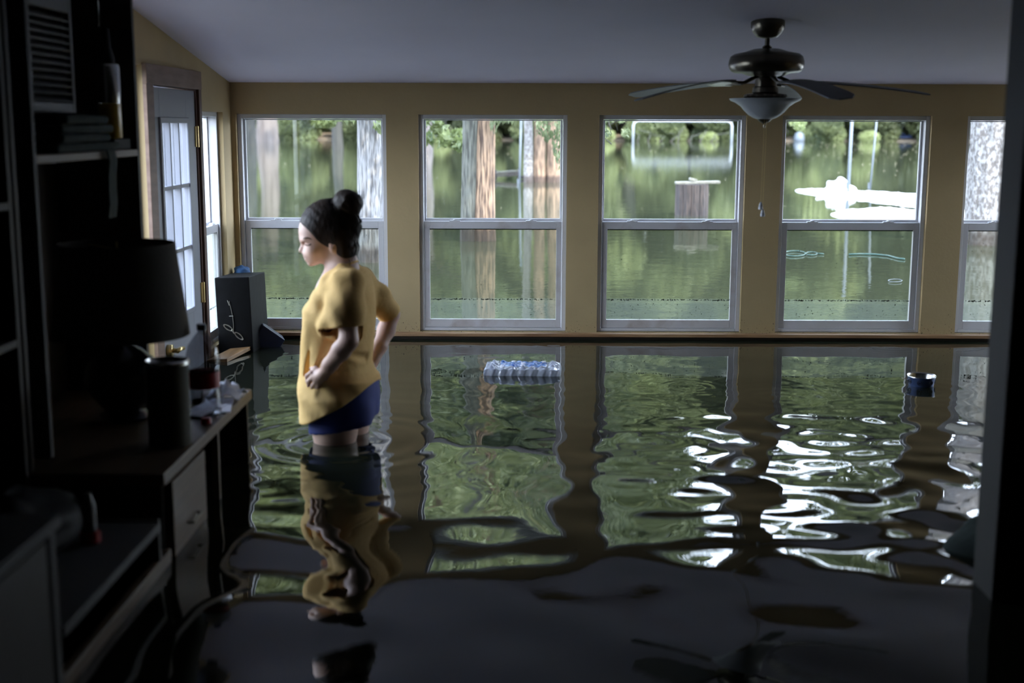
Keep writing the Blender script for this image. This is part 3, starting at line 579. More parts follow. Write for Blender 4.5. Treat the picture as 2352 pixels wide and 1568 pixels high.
# white board shed outside the left windows
st = thing('board_shed', (0, 0, 0), 'white vertical-board shed wall seen through the door glass and corner window', 'shed')
for i in range(26):
    x1 = -2.06-i*.16; b = MB(); b.box(x1-.15, x1, 8.6+(.012 if i % 2 else 0), 8.66, -.7, 2.4); b.build('board', M['siding'], st)
b = MB(); b.box(-6.3, -2.06, 8.66, 8.8, -.7, 2.4); b.build('back_panel', M['siding'], st)
# ------------------------------------------------------------------ ceiling fan
fc = atY(1764, 50, 5.62); fx, fy = float(fc[0]), 5.62
def fz(py): return float(atY(1762, py, fy)[2])
fan = thing('ceiling_fan', (fx, fy, fz(50)), 'bronze ceiling fan with five drooping grey blades and a frosted bowl light', 'ceiling fan'); Zf = fz(50)
def L_(prof): return [(r_, z-Zf) for r_, z in prof]
def fpart(name, prof, m_, n=40, **k): b = MB(); b.lathe(L_(prof), n); return b.build(name, M[m_], fan, angle=.6, **k)
fpart('canopy', [(0, fz(46)+.02), (.068, fz(46)+.02), (.073, fz(52)), (.072, fz(64)), (.066, fz(72)), (.064, fz(73)), (.058, fz(78)), (.045, fz(85)), (.020, fz(88)), (0, fz(88))], 'bronze')
fpart('downrod', [(.0105, fz(86)), (.0105, fz(112))], 'bronze'); fpart('rod_coupling', [(0, fz(104)), (.014, fz(104)), (.021, fz(108)), (.018, fz(114)), (0, fz(114))], 'bronze')
fpart('motor_housing', [(0, fz(112)), (.055, fz(112.5)), (.095, fz(119)), (.140, fz(124)), (.155, fz(130)), (.161, fz(140)), (.163, fz(149)), (.158, fz(158)), (.150, fz(164)), (.138, fz(167)), (.105, fz(168)), (.078, fz(174)), (.06, fz(176)), (0, fz(176))], 'bronze')
fpart('switch_housing', [(0, fz(174)), (.045, fz(175)), (.047, fz(198)), (.055, fz(201)), (.057, fz(212)), (.05, fz(217)), (0, fz(217))], 'bronze')
b = MB(); q = 18
b.lathe(L_([(0, fz(214)), (.07, fz(215)), (.088, fz(217)), (.092, fz(222)), (.08, fz(226)), (0, fz(226))]), 72, wob=lambda a, z: 1+.035*math.cos(q*a)); b.build('light_fitter', M['bronze'], fan, angle=.8)
fpart('bowl_shade', [(.156, fz(226.5)), (.150, fz(231)), (.128, fz(236)), (.106, fz(244)), (.090, fz(254)), (.070, fz(264)), (.048, fz(271)), (.030, fz(274)), (.0, fz(275)), (.0, fz(272)), (.04, fz(268)), (.085, fz(250)), (.12, fz(235)), (.15, fz(226)), (.156, fz(226.5))], 'frost')
fpart('finial', [(0, fz(272)), (.034, fz(272.5)), (.022, fz(279)), (.008, fz(283)), (.004, fz(285)), (.006, fz(288)), (.003, fz(294)), (0, fz(295))], 'bronze')
tips = {0: 215, 1: 226, 2: 221, 3: 230, 4: 226}
for k in range(5):
    a = math.radians(-3+72*k); d = np.array([math.cos(a), math.sin(a), 0]); s_ = np.array([-math.sin(a), math.cos(a), 0]); Rb = .70
    ty = fy+Rb*math.sin(a); zt = float(atY(1762, tips[k], ty)[2])-Zf; z0 = fz(189)-Zf; v = []; f = []; N = 16
    for i in range(N+1):
        t = i/N; rr = .20+(Rb-.20)*t; w_ = .044+.015*math.sin(min(1, t*1.15)*PI/2)
        if t > .9: w_ *= math.sqrt(max(.02, 1-((t-.9)/.1)**2*.75))
        if t < .08: w_ *= .72+.28*t/.08
        zc = z0+(zt-z0)*t**1.6; tl = .12
        for sgn in (-1, 1):
            for h in (-.0025, .0025): v.append(d*rr+s_*w_*sgn*math.cos(tl)+np.array([0, 0, zc+sgn*w_*math.sin(tl)+h]))
    for i in range(N):
        o = 4*i; f += [(o, o+4, o+5, o+1), (o+2, o+3, o+7, o+6), (o, o+2, o+6, o+4), (o+1, o+5, o+7, o+3)]
    f += [(0, 1, 3, 2), (4*N, 4*N+2, 4*N+3, 4*N+1)]
    b = MB(); b.add(v, f); bl_ = b.build('blade', M['blade'], fan)
    b = MB(); P = [d*.05+np.array([0, 0, fz(176)-Zf]), d*.085+np.array([0, 0, fz(183)-Zf]), d*.12+np.array([0, 0, z0-.004]), d*.20+np.array([0, 0, z0-.004])]; b.tube(P, [.008, .008, .007, .007], 8)
    b.obox(d*.235+np.array([0, 0, z0-.006]), d*.05, s_*.036*math.cos(.12)+np.array([0, 0, .036*math.sin(.12)]), (0, 0, .003)); b.build('blade_bracket', M['bronze'], bl_, bevel=.002)
for (px_, pe) in ((1749, 462), (1754, 478)):
    x_ = float(atY(px_+3, 300, fy)[0])-fx; b = MB(); ze = fz(pe)-Zf
    b.tube([(x_*.6, 0, fz(205)-Zf), (x_, -.03, fz(280)-Zf), (x_-.003, -.03, ze)], .0012, 6); b.build('pull_chain', M['brass'], fan)
    b = MB(); b.lathe([(0, 0), (.004, -.004), (.008, -.016), (.007, -.02), (.010, -.022), (.010, -.034), (0, -.036)], 14, (x_-.003, -.03, ze)); b.build('chain_pull', M['frost'], fan, angle=.6)

# ------------------------------------------------------------------ woman: signed distance field, meshed by surface nets
def nets(D, org, h):
    S = D < 0; nx, ny, nz = D.shape
    cnt = np.zeros((nx-1, ny-1, nz-1), np.uint8)
    for i in (0, 1):
        for j in (0, 1):
            for k in (0, 1): cnt += S[i:nx-1+i, j:ny-1+j, k:nz-1+k]
    act = (cnt > 0) & (cnt < 8); idx = -np.ones(act.shape, np.int32); A = np.argwhere(act); idx[act] = np.arange(len(A))
    acc = np.zeros((len(A), 3)); w_ = np.zeros(len(A)); cor = [(i, j, k) for i in (0, 1) for j in (0, 1) for k in (0, 1)]
    dv = {c: D[A[:, 0]+c[0], A[:, 1]+c[1], A[:, 2]+c[2]] for c in cor}
    for c in cor:
        for ax in range(3):
            if c[ax] == 0:
                e = list(c); e[ax] = 1; e = tuple(e); a, b_ = dv[c], dv[e]; mk = (a < 0) != (b_ < 0); t = np.where(mk, a/(np.where(mk, a-b_, 1)), 0)
                for q_ in range(3): acc[:, q_] += np.where(mk, c[q_]+(t if q_ == ax else 0), 0)
                w_ += mk
    V = (A+acc/w_[:, None])*h+np.array(org); Q = []
    for ax in range(3):
        sl = [slice(0, None)]*3; sh = [slice(0, None)]*3; sl[ax] = slice(0, -1); sh[ax] = slice(1, None)
        a = S[tuple(sl)]; b_ = S[tuple(sh)]; E = np.argwhere(a != b_); u, v = [q_ for q_ in range(3) if q_ != ax]
        E = E[(E[:, u] > 0) & (E[:, v] > 0) & (E[:, u] < D.shape[u]-1) & (E[:, v] < D.shape[v]-1)]
        flip = a[tuple(E.T)]
        if ax == 1: flip = ~flip
        def g(du, dv_): e = E.copy(); e[:, u] -= du; e[:, v] -= dv_; return idx[tuple(e.T)]
        q4 = np.stack([g(1, 1), g(0, 1), g(0, 0), g(1, 0)], 1); q4[~flip] = q4[~flip][:, ::-1]; Q.append(q4)
    return V, np.concatenate(Q)
class SDF:
    def __init__(s, lo, hi_, h):
        s.h = h; s.lo = np.array(lo, float); n = np.ceil((np.array(hi_)-s.lo)/h).astype(int)+1
        s.ax = [s.lo[i]+np.arange(n[i])*h for i in range(3)]; s.D = np.full(n, .1, np.float32)
    def sub(s, lo, hi_, mg):
        i0 = [max(0, int((lo[i]-mg-s.lo[i])/s.h)) for i in range(3)]; i1 = [min(s.D.shape[i], int((hi_[i]+mg-s.lo[i])/s.h)+2) for i in range(3)]
        sl_ = tuple(slice(a, max(a, b_)) for a, b_ in zip(i0, i1)); P = np.meshgrid(*[s.ax[i][sl_[i]].astype(np.float32) for i in range(3)], indexing='ij'); return sl_, P
    def comb(s, sl_, d, k, op):
        a = s.D[sl_]
        if op == 'add': h_ = np.clip(.5+.5*(a-d)/k, 0, 1); s.D[sl_] = a*(1-h_)+d*h_-k*h_*(1-h_)
        else: d = -d; h_ = np.clip(.5+.5*(d-a)/k, 0, 1); s.D[sl_] = a*(1-h_)+d*h_+k*h_*(1-h_)
    def cap(s, p0, p1, r0, r1=None, k=.012, op='add'):
        r1 = r0 if r1 is None else r1; p0 = np.array(p0, float); p1 = np.array(p1, float); R_ = max(r0, r1)
        sl_, P = s.sub(np.minimum(p0, p1)-R_, np.maximum(p0, p1)+R_, k+.01); d = p1-p0; L2 = float(d@d)+1e-12
        t = np.clip(sum((P[i]-p0[i])*d[i] for i in range(3))/L2, 0, 1)
        s.comb(sl_, np.sqrt(sum((P[i]-p0[i]-t*d[i])**2 for i in range(3)))-(r0+(r1-r0)*t), k, op)
    def ell(s, c, ra, rb, rc, ax=None, k=.012, op='add'):      # radii along the three axes given as rows
        A_ = np.array(ax if ax is not None else WAX, float); c = np.array(c, float); R_ = max(ra, rb, rc)
        sl_, P = s.sub(c-R_, c+R_, k+.01); q_ = [sum((P[i]-c[i])*A_[j][i] for i in range(3)) for j in range(3)]
        k0 = np.sqrt((q_[0]/ra)**2+(q_[1]/rb)**2+(q_[2]/rc)**2); k1 = np.sqrt((q_[0]/ra**2)**2+(q_[1]/rb**2)**2+(q_[2]/rc**2)**2)
        s.comb(sl_, k0*(k0-1)/(k1+1e-6), k, op)
    def chain(s, pts, rads, k=.01, op='add'):
        for i in range(len(pts)-1): s.cap(pts[i], pts[i+1], rads[i], rads[i+1], k, op)
    def mesh(s, name, mats, parent=None, smooth_it=2, mi=None):
        V, Q = nets(s.D, s.lo, s.h)
        for _ in range(smooth_it):
            S_ = np.zeros_like(V); n = np.zeros(len(V))
            for a, b_ in ((0, 1), (1, 2), (2, 3), (3, 0)): 
                for x_, y_ in ((a, b_), (b_, a)): 
                    for c_ in range(3): S_[:, c_] += np.bincount(Q[:, x_], V[Q[:, y_], c_], len(V))
                    n += np.bincount(Q[:, x_], minlength=len(V))
            V = V*.4+.6*S_/np.maximum(n, 1)[:, None]
        return mesh_np(name, V-ORG, Q, mats, parent, True, mi(V[Q].mean(1)) if mi else None)
wa = math.radians(13); FW = np.array([-math.cos(wa), math.sin(wa), 0.]); SD = np.array([-math.sin(wa), -math.cos(wa), 0.]); UP = np.array([0, 0, 1.]); WAX = [FW, SD, UP]
ORG = atZ(785, 1001); ORG[2] = 0
def L(px, py, s_=0.):          # the point where the view ray of a pixel crosses the plane at side offset s_ of the body
    d = ray(px, py); return CC+d*(((ORG-CC)@SD+s_)/(d@SD))
def loc(P): v = P-ORG; return v@FW, v@SD, v[2]
woman = thing('person', tuple(ORG), 'woman in yellow t-shirt and blue shorts, dark hair in bun, hands on hips, wading', 'person')
pm_ = F/(ORG[1]*1.03)          # pixels per metre at the body
def tilted(deg, ax=1):         # body axes pitched: positive tips the front down
    a = math.radians(deg); return [FW*math.cos(a)-UP*math.sin(a), SD, FW*math.sin(a)+UP*math.cos(a)]
# --- body
B = SDF(ORG+(-.36, -.50, FZ-.01), ORG+(.38, .50, 1.10), .0045)
HA = math.radians(-6); HF = np.array([-math.cos(HA), math.sin(HA), 0.]); HS = np.array([-math.sin(HA), -math.cos(HA), 0.]); H0 = L(752, 521)
def htilt(deg): a = math.radians(deg); return [HF*math.cos(a)-UP*math.sin(a), HS, HF*math.sin(a)+UP*math.cos(a)]
def G(px, py, s_=0.): d = ray(px, py); return CC+d*(((H0-CC)@HS+s_)/(d@HS))     # like L, in the head's own frame
HT = htilt(20); hc = G(752, 521)
B.ell(hc, .103, .076, .094, HT, .01); B.ell(G(727, 540), .060, .062, .068, HT, .03); B.ell(G(738, 572), .050, .052, .046, HT, .03); B.ell(G(722, 592), .027, .031, .024, HT, .03)
B.ell(G(715, 603), .014, .019, .012, HT, .016); B.ell(G(707, 582), .018, .026, .020, HT, .02)
B.ell(G(702, 549), .020, .050, .010, HT, .016)
for s_ in (-1, 1):
    B.ell(G(720, 574, .038*s_), .024, .020, .022, HT, .02); B.ell(G(701, 559, .031*s_), .012, .014, .0095, HT, .010, 'sub'); B.ell(G(708, 558.5, .031*s_), .0140, .0150, .0110, HT, .004)
    B.ell(G(764, 557, .073*s_), .015, .007, .026, htilt(8), .004); B.ell(G(762, 556, .081*s_), .009, .005, .019, htilt(8), .004, 'sub'); B.ell(G(763, 570, .073*s_), .008, .007, .009, HT, .004)
    B.ell(G(698.5, 579, .010*s_), .0075, .0065, .0058, HT, .005)
B.chain([G(699, 550), G(697, 560), G(693, 570), G(690.5, 576)], [.0065, .0062, .0072, .0078], .008)
B.cap(G(702, 588.5, -.014), G(702, 588.5, .014), .0062, .0062, .006); B.cap(G(704, 596, -.011), G(704, 596, .011), .0070, .0070, .006); B.cap(G(700, 592.3, -.018), G(700, 592.3, .018), .0018, .0018, .003, 'sub')
B.cap(L(792, 612), L(779, 558), .052, .052, .03); B.cap(L(763, 585), L(784, 612), .036, .050, .03)
# trunk under the clothes
B.cap(L(790, 650, -.13), L(792, 650, .13), .052, .052, .04); B.ell(L(782, 700), .10, .145, .15, WAX, .04); B.ell(L(778, 800), .09, .125, .17, WAX, .05); B.ell(L(785, 900), .110, .142, .12, WAX, .05)
for s_ in (-1, 1): B.ell(L(750, 710, .07*s_), .055, .055, .055, WAX, .03)
# legs down to the floor
for s_, px_, kx in ((1, 770, .02), (-1, 797, -.01)):
    hp = L(px_+6, 925, .078*s_); k_ = np.array(L(px_, 1018, .078*s_)); kn = k_+(FW*.01+UP*-.20+SD*.004*s_); an = kn+(-FW*.03+UP*(-.40)); an[2] = FZ+.075
    B.chain([hp, k_+(0, 0, .05), kn+(0, 0, .03)], [.085, .080, .056], .03); B.chain([kn+(0, 0, .03), kn-(0, 0, .12)-FW*.018, an], [.058, .056, .036], .02)
    ft = an-(0, 0, .035); B.chain([ft-FW*.03, ft+FW*.06, ft+FW*.15-(0, 0, .012)], [.034, .034, .024], .02)
    for t_ in range(5): B.cap(ft+FW*.15+SD*(t_-2)*.015*s_-(0, 0, .018), ft+FW*(.185-.006*t_)+SD*(t_-2)*.017*s_-(0, 0, .022), .012, .009, .006)
# near arm (her left): hand on the front of the hip
sh = L(799, 656, .156); el = L(801, 783, .242); wr = L(741, 861, .185)
B.chain([sh, L(798, 702, .200), el], [.047, .041, .034], .025); B.chain([el, L(784, 804, .235), L(758, 837, .205), wr], [.034, .035, .028, .022], .015)
B.cap(wr, L(730, 866, .182), .021, .019, .012); B.cap(L(731, 858, .178), L(718, 857, .178), .015, .011, .008); B.cap(L(730, 864, .182), L(721, 867, .182), .016, .012, .008); B.cap(L(733, 868, .182), L(727, 876, .182), .016, .012, .008); B.cap(L(737, 868, .182), L(733, 882, .180), .014, .010, .008)
fl = [((715, 855, .182), (705, 863, .168), (705, 877, .156)), ((718, 866, .186), (708, 876, .172), (709, 890, .158)), ((725, 876, .186), (717, 887, .172), (718, 900, .160)), ((732, 884, .182), (726, 894, .170), (727, 904, .160))]
for i, ch in enumerate(fl): B.chain([L(*c_) for c_ in ch], [.0092, .0085, .0068] if i < 3 else [.0082, .0075, .006], .0022)
B.chain([L(737, 855, .180), L(725, 846, .172), L(715, 846, .164)], [.0115, .0098, .0080], .004)
# far arm: hand on the back of the hip, elbow pointing back
sh = L(828, 652, -.155); el = L(898, 722, -.30); wr = L(859, 826, -.17)
B.chain([sh, L(862, 680, -.23), el], [.048, .041, .034], .02); B.chain([el, L(887, 758, -.27), L(872, 796, -.21), wr], [.034, .035, .028, .022], .015)
pc = L(848, 846, -.14); B.cap(wr, pc, .022, .022, .01); B.cap(L(852, 842, -.155), L(842, 858, -.135), .02, .018, .01)
for i in range(4): B.chain([L(846-3*i, 850+3*i, -.125-.012*i), L(834-3*i, 860+2*i, -.115-.012*i), L(824-2*i, 864+2*i, -.10-.012*i)], [.010, .009, .007], .0035)
B.chain([L(852, 838, -.13), L(842, 836, -.115), L(832, 842, -.11)], [.012, .010, .008], .005)
def body_mi(C_):
    v = C_-ORG; f_ = v@FW; s_ = v@SD; z_ = v[:, 2]; mi = np.zeros(len(C_), int)
    for (px_, py_, rs, rf, rz_, m_) in ((701.5, 588, .019, .011, .0055, 1), (702.5, 596, .017, .012, .006, 1)):
        a = loc(G(px_, py_)); mi[(np.abs(s_) < rs) & (np.abs(f_-a[0]) < rf) & (np.abs(z_-a[2]) < rz_)] = m_
    return mi
body = B.mesh('body', [M['skin'], M['lip']], woman, 1, body_mi)
# lashes and brows laid on the skin surface
def skin_pt(px, py, side=1):
    d = ray(px, py); p0 = G(px, py, .10)
    for t in np.arange(0, .2, .0015):
        q_ = p0+d*t; ii = [int(round((q_[i]-B.lo[i])/B.h)) for i in range(3)]
        if B.D[ii[0], ii[1], ii[2]] < .0005: break
    if side < 0: q_ = q_-HS*2*float((q_-H0)@HS)
    return q_-ORG
for s_ in (1, -1):
    b = MB(); b.tube([skin_pt(x, y, s_) for x, y in ((700, 560.5), (703, 562.5), (707, 563.5), (711, 562.5), (716, 559.5))], [.0012, .0022, .0026, .0024, .0012], 6); b.build('eyelashes', M['brow'], woman, smooth=True)
    b = MB(); b.tube([skin_pt(x, y, s_) for x, y in ((697, 548.5), (701, 546.5), (706, 546), (712, 547.5), (718, 551))], [.0016, .0026, .0026, .0022, .0008], 6); b.build('eyebrow', M['brow'], woman, smooth=True)
# --- hair: cap, bun, nape, with a scooped face line
Hh = SDF(ORG+(-.30, -.15, .62), ORG+(.15, .15, 1.10), .004)
Hh.ell(G(754, 517), .1125, .086, .101, htilt(24), .01); Hh.ell(L(785, 540), .062, .070, .075, WAX, .03); Hh.ell(L(796, 575), .038, .055, .055, WAX, .03)
fcut = G(680, 570); sl_, P = Hh.sub(Hh.lo, Hh.lo+1, 0)
rad = np.hypot(sum((P[i]-fcut[i])*FW[i] for i in range(3)), P[2]-fcut[2]); Hh.comb(sl_, rad-.098, .010, 'sub')
ff2 = G(738, 602); rad = np.hypot(sum((P[i]-ff2[i])*FW[i] for i in range(3)), P[2]-ff2[2]); Hh.comb(sl_, rad-.066, .012, 'sub')
Hh.chain([L(772, 500), L(797, 470)], [.045, .036], .015); Hh.ell(L(799, 463), .056, .052, .048, tilted(-20), .006); Hh.cap(L(806, 484), L(812, 520), .026, .03, .03)
v = [(P[i]-L(799, 464)[i]) for i in range(3)]; ang = np.arctan2(v[2], sum(v[i]*FW[i] for i in range(3))); rr = np.sqrt(v[0]**2+v[1]**2+v[2]**2)
Hh.D += (np.where(rr < .070, .0024*np.sin(2*ang+95*rr+30*sum(v[i]*SD[i] for i in range(3))), 0)+.0006*np.sin(150*P[2]+60*(P[0]+P[1])+3*np.sin(40*P[0]))).astype(np.float32)
hair = Hh.mesh('hair', M['hair'], woman, 1)
b = MB(); q = random.Random(4)
def wisp(pts, r_=.0016):
    Q_ = [L(*p_)-ORG for p_ in pts]; Q_ = [Q_[0]]+Q_+[Q_[-1]]; out = []
    for i in range(1, len(Q_)-2):
        for t in np.linspace(0, 1, 6)[:-1]: out.append(.5*((2*Q_[i])+(Q_[i+1]-Q_[i-1])*t+(2*Q_[i-1]-5*Q_[i]+4*Q_[i+1]-Q_[i+2])*t*t+(3*Q_[i]-Q_[i-1]-3*Q_[i+1]+Q_[i+2])*t**3))
    out.append(Q_[-2]); n_ = len(out); b.tube(out, [r_*(1-.75*(k/(n_-1))**2) for k in range(n_)], 5)
wisp([(816, 492, 0), (824, 497, .01), (828, 508, .01), (825, 518, 0), (832, 526, 0), (840, 531, 0)], .003); wisp([(818, 500, -.02), (830, 505, -.02), (828, 516, -.01), (822, 522, 0)], .0025)
wisp([(818, 545, 0), (822, 556, 0), (825, 568, 0), (821, 582, 0), (819, 592, .01)], .0024); wisp([(814, 560, .02), (819, 572, .02), (814, 586, .02), (816, 598, .03)], .002)
for i in range(34):
    s_ = q.uniform(-.05, .05); x_, y_ = q.choice(((814, 520), (812, 550), (808, 575), (800, 590))); x_ += q.uniform(-3, 2); y_ += q.uniform(-14, 10)
    wisp([(x_, y_, s_), (x_+q.uniform(2, 7), y_+q.uniform(5, 10), s_), (x_+q.uniform(0, 9), y_+q.uniform(12, 20), s_), (x_+q.uniform(-2, 10), y_+q.uniform(20, 30), s_)], .0009)
for i in range(40):
    a = q.uniform(0, PI*1.4)-.3; s_ = q.uniform(-.03, .03); x_, y_ = 799+34*math.cos(a), 463-28*math.sin(a)
    wisp([(x_-4*math.cos(a), y_+4*math.sin(a), s_), (x_+q.uniform(-3, 4), y_+q.uniform(-5, 2), s_), (x_+q.uniform(-8, 8), y_+q.uniform(-6, 6), s_)], .0006)
for i in range(24):
    t = q.uniform(0, 1); x_, y_ = 700+80*t, 480-22*math.sin(t*PI*.62)-2; s_ = q.uniform(-.03, .03); wisp([(x_, y_+3, s_), (x_+8, y_-3, s_), (x_+18, y_-1, s_)], .0008)
o = b.build('hair_strands', M['hair'], woman, smooth=True); o['kind'] = 'stuff'
# --- loose t-shirt, a real shell with open sleeves and hem
def loft(sd, rows, extra, n=2.3, k=.02, op='add', off=0.):
    """rows: (py, front px, back px, half width, side centre)"""
    zz = []; fr = []; bk = []; hw = []; sc = []
    for (py, a, c_, w_, s0) in rows:
        A_ = L(a, py, s0); C_ = L(c_, py, s0); fa = loc(A_); fb = loc(C_); zz.append((fa[2]+fb[2])/2); fr.append(fa[0]); bk.append(fb[0]); hw.append(w_); sc.append(s0)
    o_ = np.argsort(zz); zz, fr, bk, hw, sc = [np.array(q_)[o_] for q_ in (zz, fr, bk, hw, sc)]
    lo = sd.lo; hi_ = sd.lo+np.array(sd.D.shape)*sd.h; sl_, P = sd.sub(lo, hi_, 0); Z = P[2]
    cs = lambda y_: np.interp(sd.ax[2], zz, y_).astype(np.float32)[None, None, :]
    f_ = (P[0]-ORG[0])*FW[0]+(P[1]-ORG[1])*FW[1]; s_ = (P[0]-ORG[0])*SD[0]+(P[1]-ORG[1])*SD[1]
    Fr, Bk, Hw, Sc = cs(fr)+off, cs(bk)-off, cs(hw)+off, cs(sc); c_ = (Fr+Bk)/2; a_ = np.maximum((Fr-Bk)/2, .01)
    q_ = (np.abs((f_-c_)/a_)**n+np.abs((s_-Sc)/Hw)**n)**(1/n); d = (q_-1)*np.minimum(a_, Hw)
    d = np.maximum(d, (Z-(zz[-1]+off))); d = np.maximum(d, (zz[0]-off*0-Z)); sd.comb(sl_, d.astype(np.float32), k, op); return f_, s_, Z
S = SDF(ORG+(-.36, -.48, .02), ORG+(.36, .42, .86), .0045)
rows = [(606, 775, 822, .055, 0), (618, 760, 832, .10, 0), (632, 747, 842, .14, 0), (650, 740, 850, .172, 0), (675, 724, 853, .19, 0), (705, 706, 855, .195, 0), (745, 706, 857, .185, 0), (800, 700, 857, .175, 0), (835, 697, 853, .168, 0), (865, 696, 862, .175, 0), (900, 697, 869, .185, 0), (965, 701, 872, .187, 0), (1016, 703, 872, .187, 0)]
rows = [(a, b_+4, c_-6, d_*float(np.interp(a, (835, 868, 900, 965), (.97, 1.0, 1.05, 1.08))), e_) for a, b_, c_, d_, e_ in rows]
def shirt_solid(sd, off):
    r_ = loft(sd, rows, None, 2.4, .02, 'add', off)
    k_ = .02
    sd.chain([L(799, 655, .156), L(797, 702, .200), L(795, 765, .218)], [.060+off, .058+off, .060+off], .05); sd.cap(L(792, 634, .05), L(799, 650, .14), .034+off, .050+off, .04); sd.cap(L(808, 634, -.05), L(822, 648, -.14), .034+off, .050+off, .04)
    sd.cap(L(772, 735, .195), L(753, 757, .200), .046+off, .036+off, .03)
    sd.chain([L(828, 654, -.15), L(862, 682, -.22), L(905, 728, -.31)], [.064+off, .055+off, .049+off], .03)
    return r_
f_, s_, Z = shirt_solid(S, 0.)
rows2 = [(868, 714, 862, .148, 0), (900, 712, 865, .156, 0), (930, 712, 865, .160, 0), (952, 713, 864, .160, 0)]
def shorts_solid(sd, off):
    r_ = loft(sd, rows2, None, 2.4, .02, 'add', off)
    for s_, a, c_ in ((1, 768, 772), (-1, 802, 806)): sd.chain([L(a+4, 925, .078*s_), L(a, 1003, .080*s_)], [.089+off, .095+off], .02)
    sd.cap(L(745, 950, .02), L(770, 990, .02), .05+off, .055+off, .02); sd.cap(L(815, 940, .05), L(815, 985, .06), .07+off, .068+off, .02); sd.cap(L(750, 930, .06), L(752, 985, .08), .060+off, .062+off, .02)
    return r_
shorts_solid(S, .006)
# folds: ridges pulled from the hand up towards the arm, creases at the back and under the sleeve
def fold(a, c_, r_, k_=.012, op='add'): S.cap(L(*a), L(*c_), r_, r_*.6, k_, op)
for a, c_ in (((722, 850, .165), (770, 760, .185)), ((728, 898, .172), (722, 945, .168)), ((700, 850, .10), (712, 745, .11))): fold(a, c_, .011, .014)
for a, c_ in (((716, 868, .160), (752, 785, .186)), ((708, 860, .13), (724, 772, .15)), ((850, 840, .05), (790, 838, .165)), ((845, 822, .02), (800, 815, .16)), ((860, 760, .04), (848, 660, .05))): fold(a, c_, .010, .016, 'sub')
nz_ = (.0035*np.sin(34*f_+9*Z+2*np.sin(11*Z+4*s_))*np.sin(13*Z+5*s_+1)+.002*np.sin(70*f_-22*Z+3*np.sin(16*Z))).astype(np.float32); S.D += nz_
S.D = np.maximum(S.D, -(S.D+.0085))
# hem: a slanted, gently waving cut; sleeve ends; neck opening
def plane(sd, p0, nrm, lim=None, wav=None):
    P0 = np.array(p0); n_ = np.array(nrm)/np.linalg.norm(nrm); sl_, P = sd.sub(sd.lo, sd.lo+2, 0); d = sum((P[i]-P0[i])*n_[i] for i in range(3)).astype(np.float32)
    if wav is not None: d = d+wav
    if lim is not None: d = np.where(lim(P), d, -.1)
    sd.D = np.maximum(sd.D, d)
hf, hb = L(702, 957), L(868, 874); du = hb-hf; nn = np.cross(SD, du); nn = nn if nn[2] < 0 else -nn
mid = lambda P: (np.abs(sum((P[i]-ORG[i])*SD[i] for i in range(3))) < .205) | (P[2] < .16)
hw_ = (.004*np.sin(30*f_+9*s_)-.030*np.sin(PI*np.clip((loc(hf)[0]-f_)/(loc(hf)[0]-loc(hb)[0]), 0, 1))).astype(np.float32)
plane(S, hf, nn, None, hw_)
e0, e1 = L(738, 757, .20), L(822, 749, .20); du = e1-e0; nn = np.cross(SD, du); nn = nn if nn[2] < 0 else -nn
nn = nn/np.linalg.norm(nn); plane(S, e0, nn+SD*.12, lambda P: (sum((P[i]-ORG[i])*SD[i] for i in range(3)) > .205))
ee = L(896, 722, -.29); dd = ee-L(828, 646, -.15); plane(S, ee, dd, lambda P: (sum((P[i]-ORG[i])*SD[i] for i in range(3)) < -.18) & (P[2] < .60))
S.ell(L(788, 611), .056, .060, .034, tilted(24), .005, 'sub')
S.mesh('t_shirt', M['shirt'], woman, 1)
b = MB(); cc_ = L(787, 614); t_ = tilted(24); b.tube([cc_+t_[0]*.060*math.cos(a)+t_[1]*.063*math.sin(a) -ORG for a in np.linspace(0, 2*PI, 41)[:-1]], .0055, 8, closed=True); b.build('collar', M['shirt'], woman, smooth=True)
# --- shorts
K = SDF(ORG+(-.24, -.26, .0), ORG+(.24, .24, .36), .0045)
f_, s_, Z = shorts_solid(K, 0.); nz_ = (.003*np.sin(40*f_+8*Z+3*s_)*np.sin(9*Z+1)).astype(np.float32); K.D += nz_
K.D = np.maximum(K.D, -(K.D+.0085))
hf, hb = L(712, 987, .05), L(850, 975, .05); du = hb-hf; nn = np.cross(SD, du); nn = nn if nn[2] < 0 else -nn; plane(K, hf, nn)
K.cap(L(741, 992, .19), L(749, 948, .19), .016, .004, .004, 'sub')
K.mesh('shorts', M['shorts'], woman, 1)
# ------------------------------------------------------------------ desk, hutch and what stands on them (left, dark)
XD = -.968; ZT = .267; XH = -1.33; WL = XL+.006
desk = thing('desk', (XL, 4.42, FZ), 'oak-topped desk with dark end panel along the left wall', 'desk')
def dpart(name, box, m_, par=desk, bev=.002):
    o = par.location; b = MB(); b.box(box[0]-o[0], box[1]-o[0], box[2]-o[1], box[3]-o[1], box[4]-o[2], box[5]-o[2]); return b.build(name, M[m_], par, bevel=bev)
yd = lambda px_: float(atX(px_, 1150, XD)[1])
dpart('desk_top', (WL, XD, 3.30, 4.42, ZT-.036, ZT), 'desk', bev=.004)
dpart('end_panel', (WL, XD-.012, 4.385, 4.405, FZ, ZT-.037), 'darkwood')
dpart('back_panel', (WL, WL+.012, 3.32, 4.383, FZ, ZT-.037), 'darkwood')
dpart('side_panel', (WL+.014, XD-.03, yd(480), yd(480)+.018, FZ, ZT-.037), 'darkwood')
dpart('leg', (XD-.035, XD-.012, yd(514), yd(514)+.022, FZ, ZT-.037), 'desk')
dpart('side_panel', (WL+.014, XD-.03, yd(402)-.018, yd(402), FZ, ZT-.037), 'darkwood')
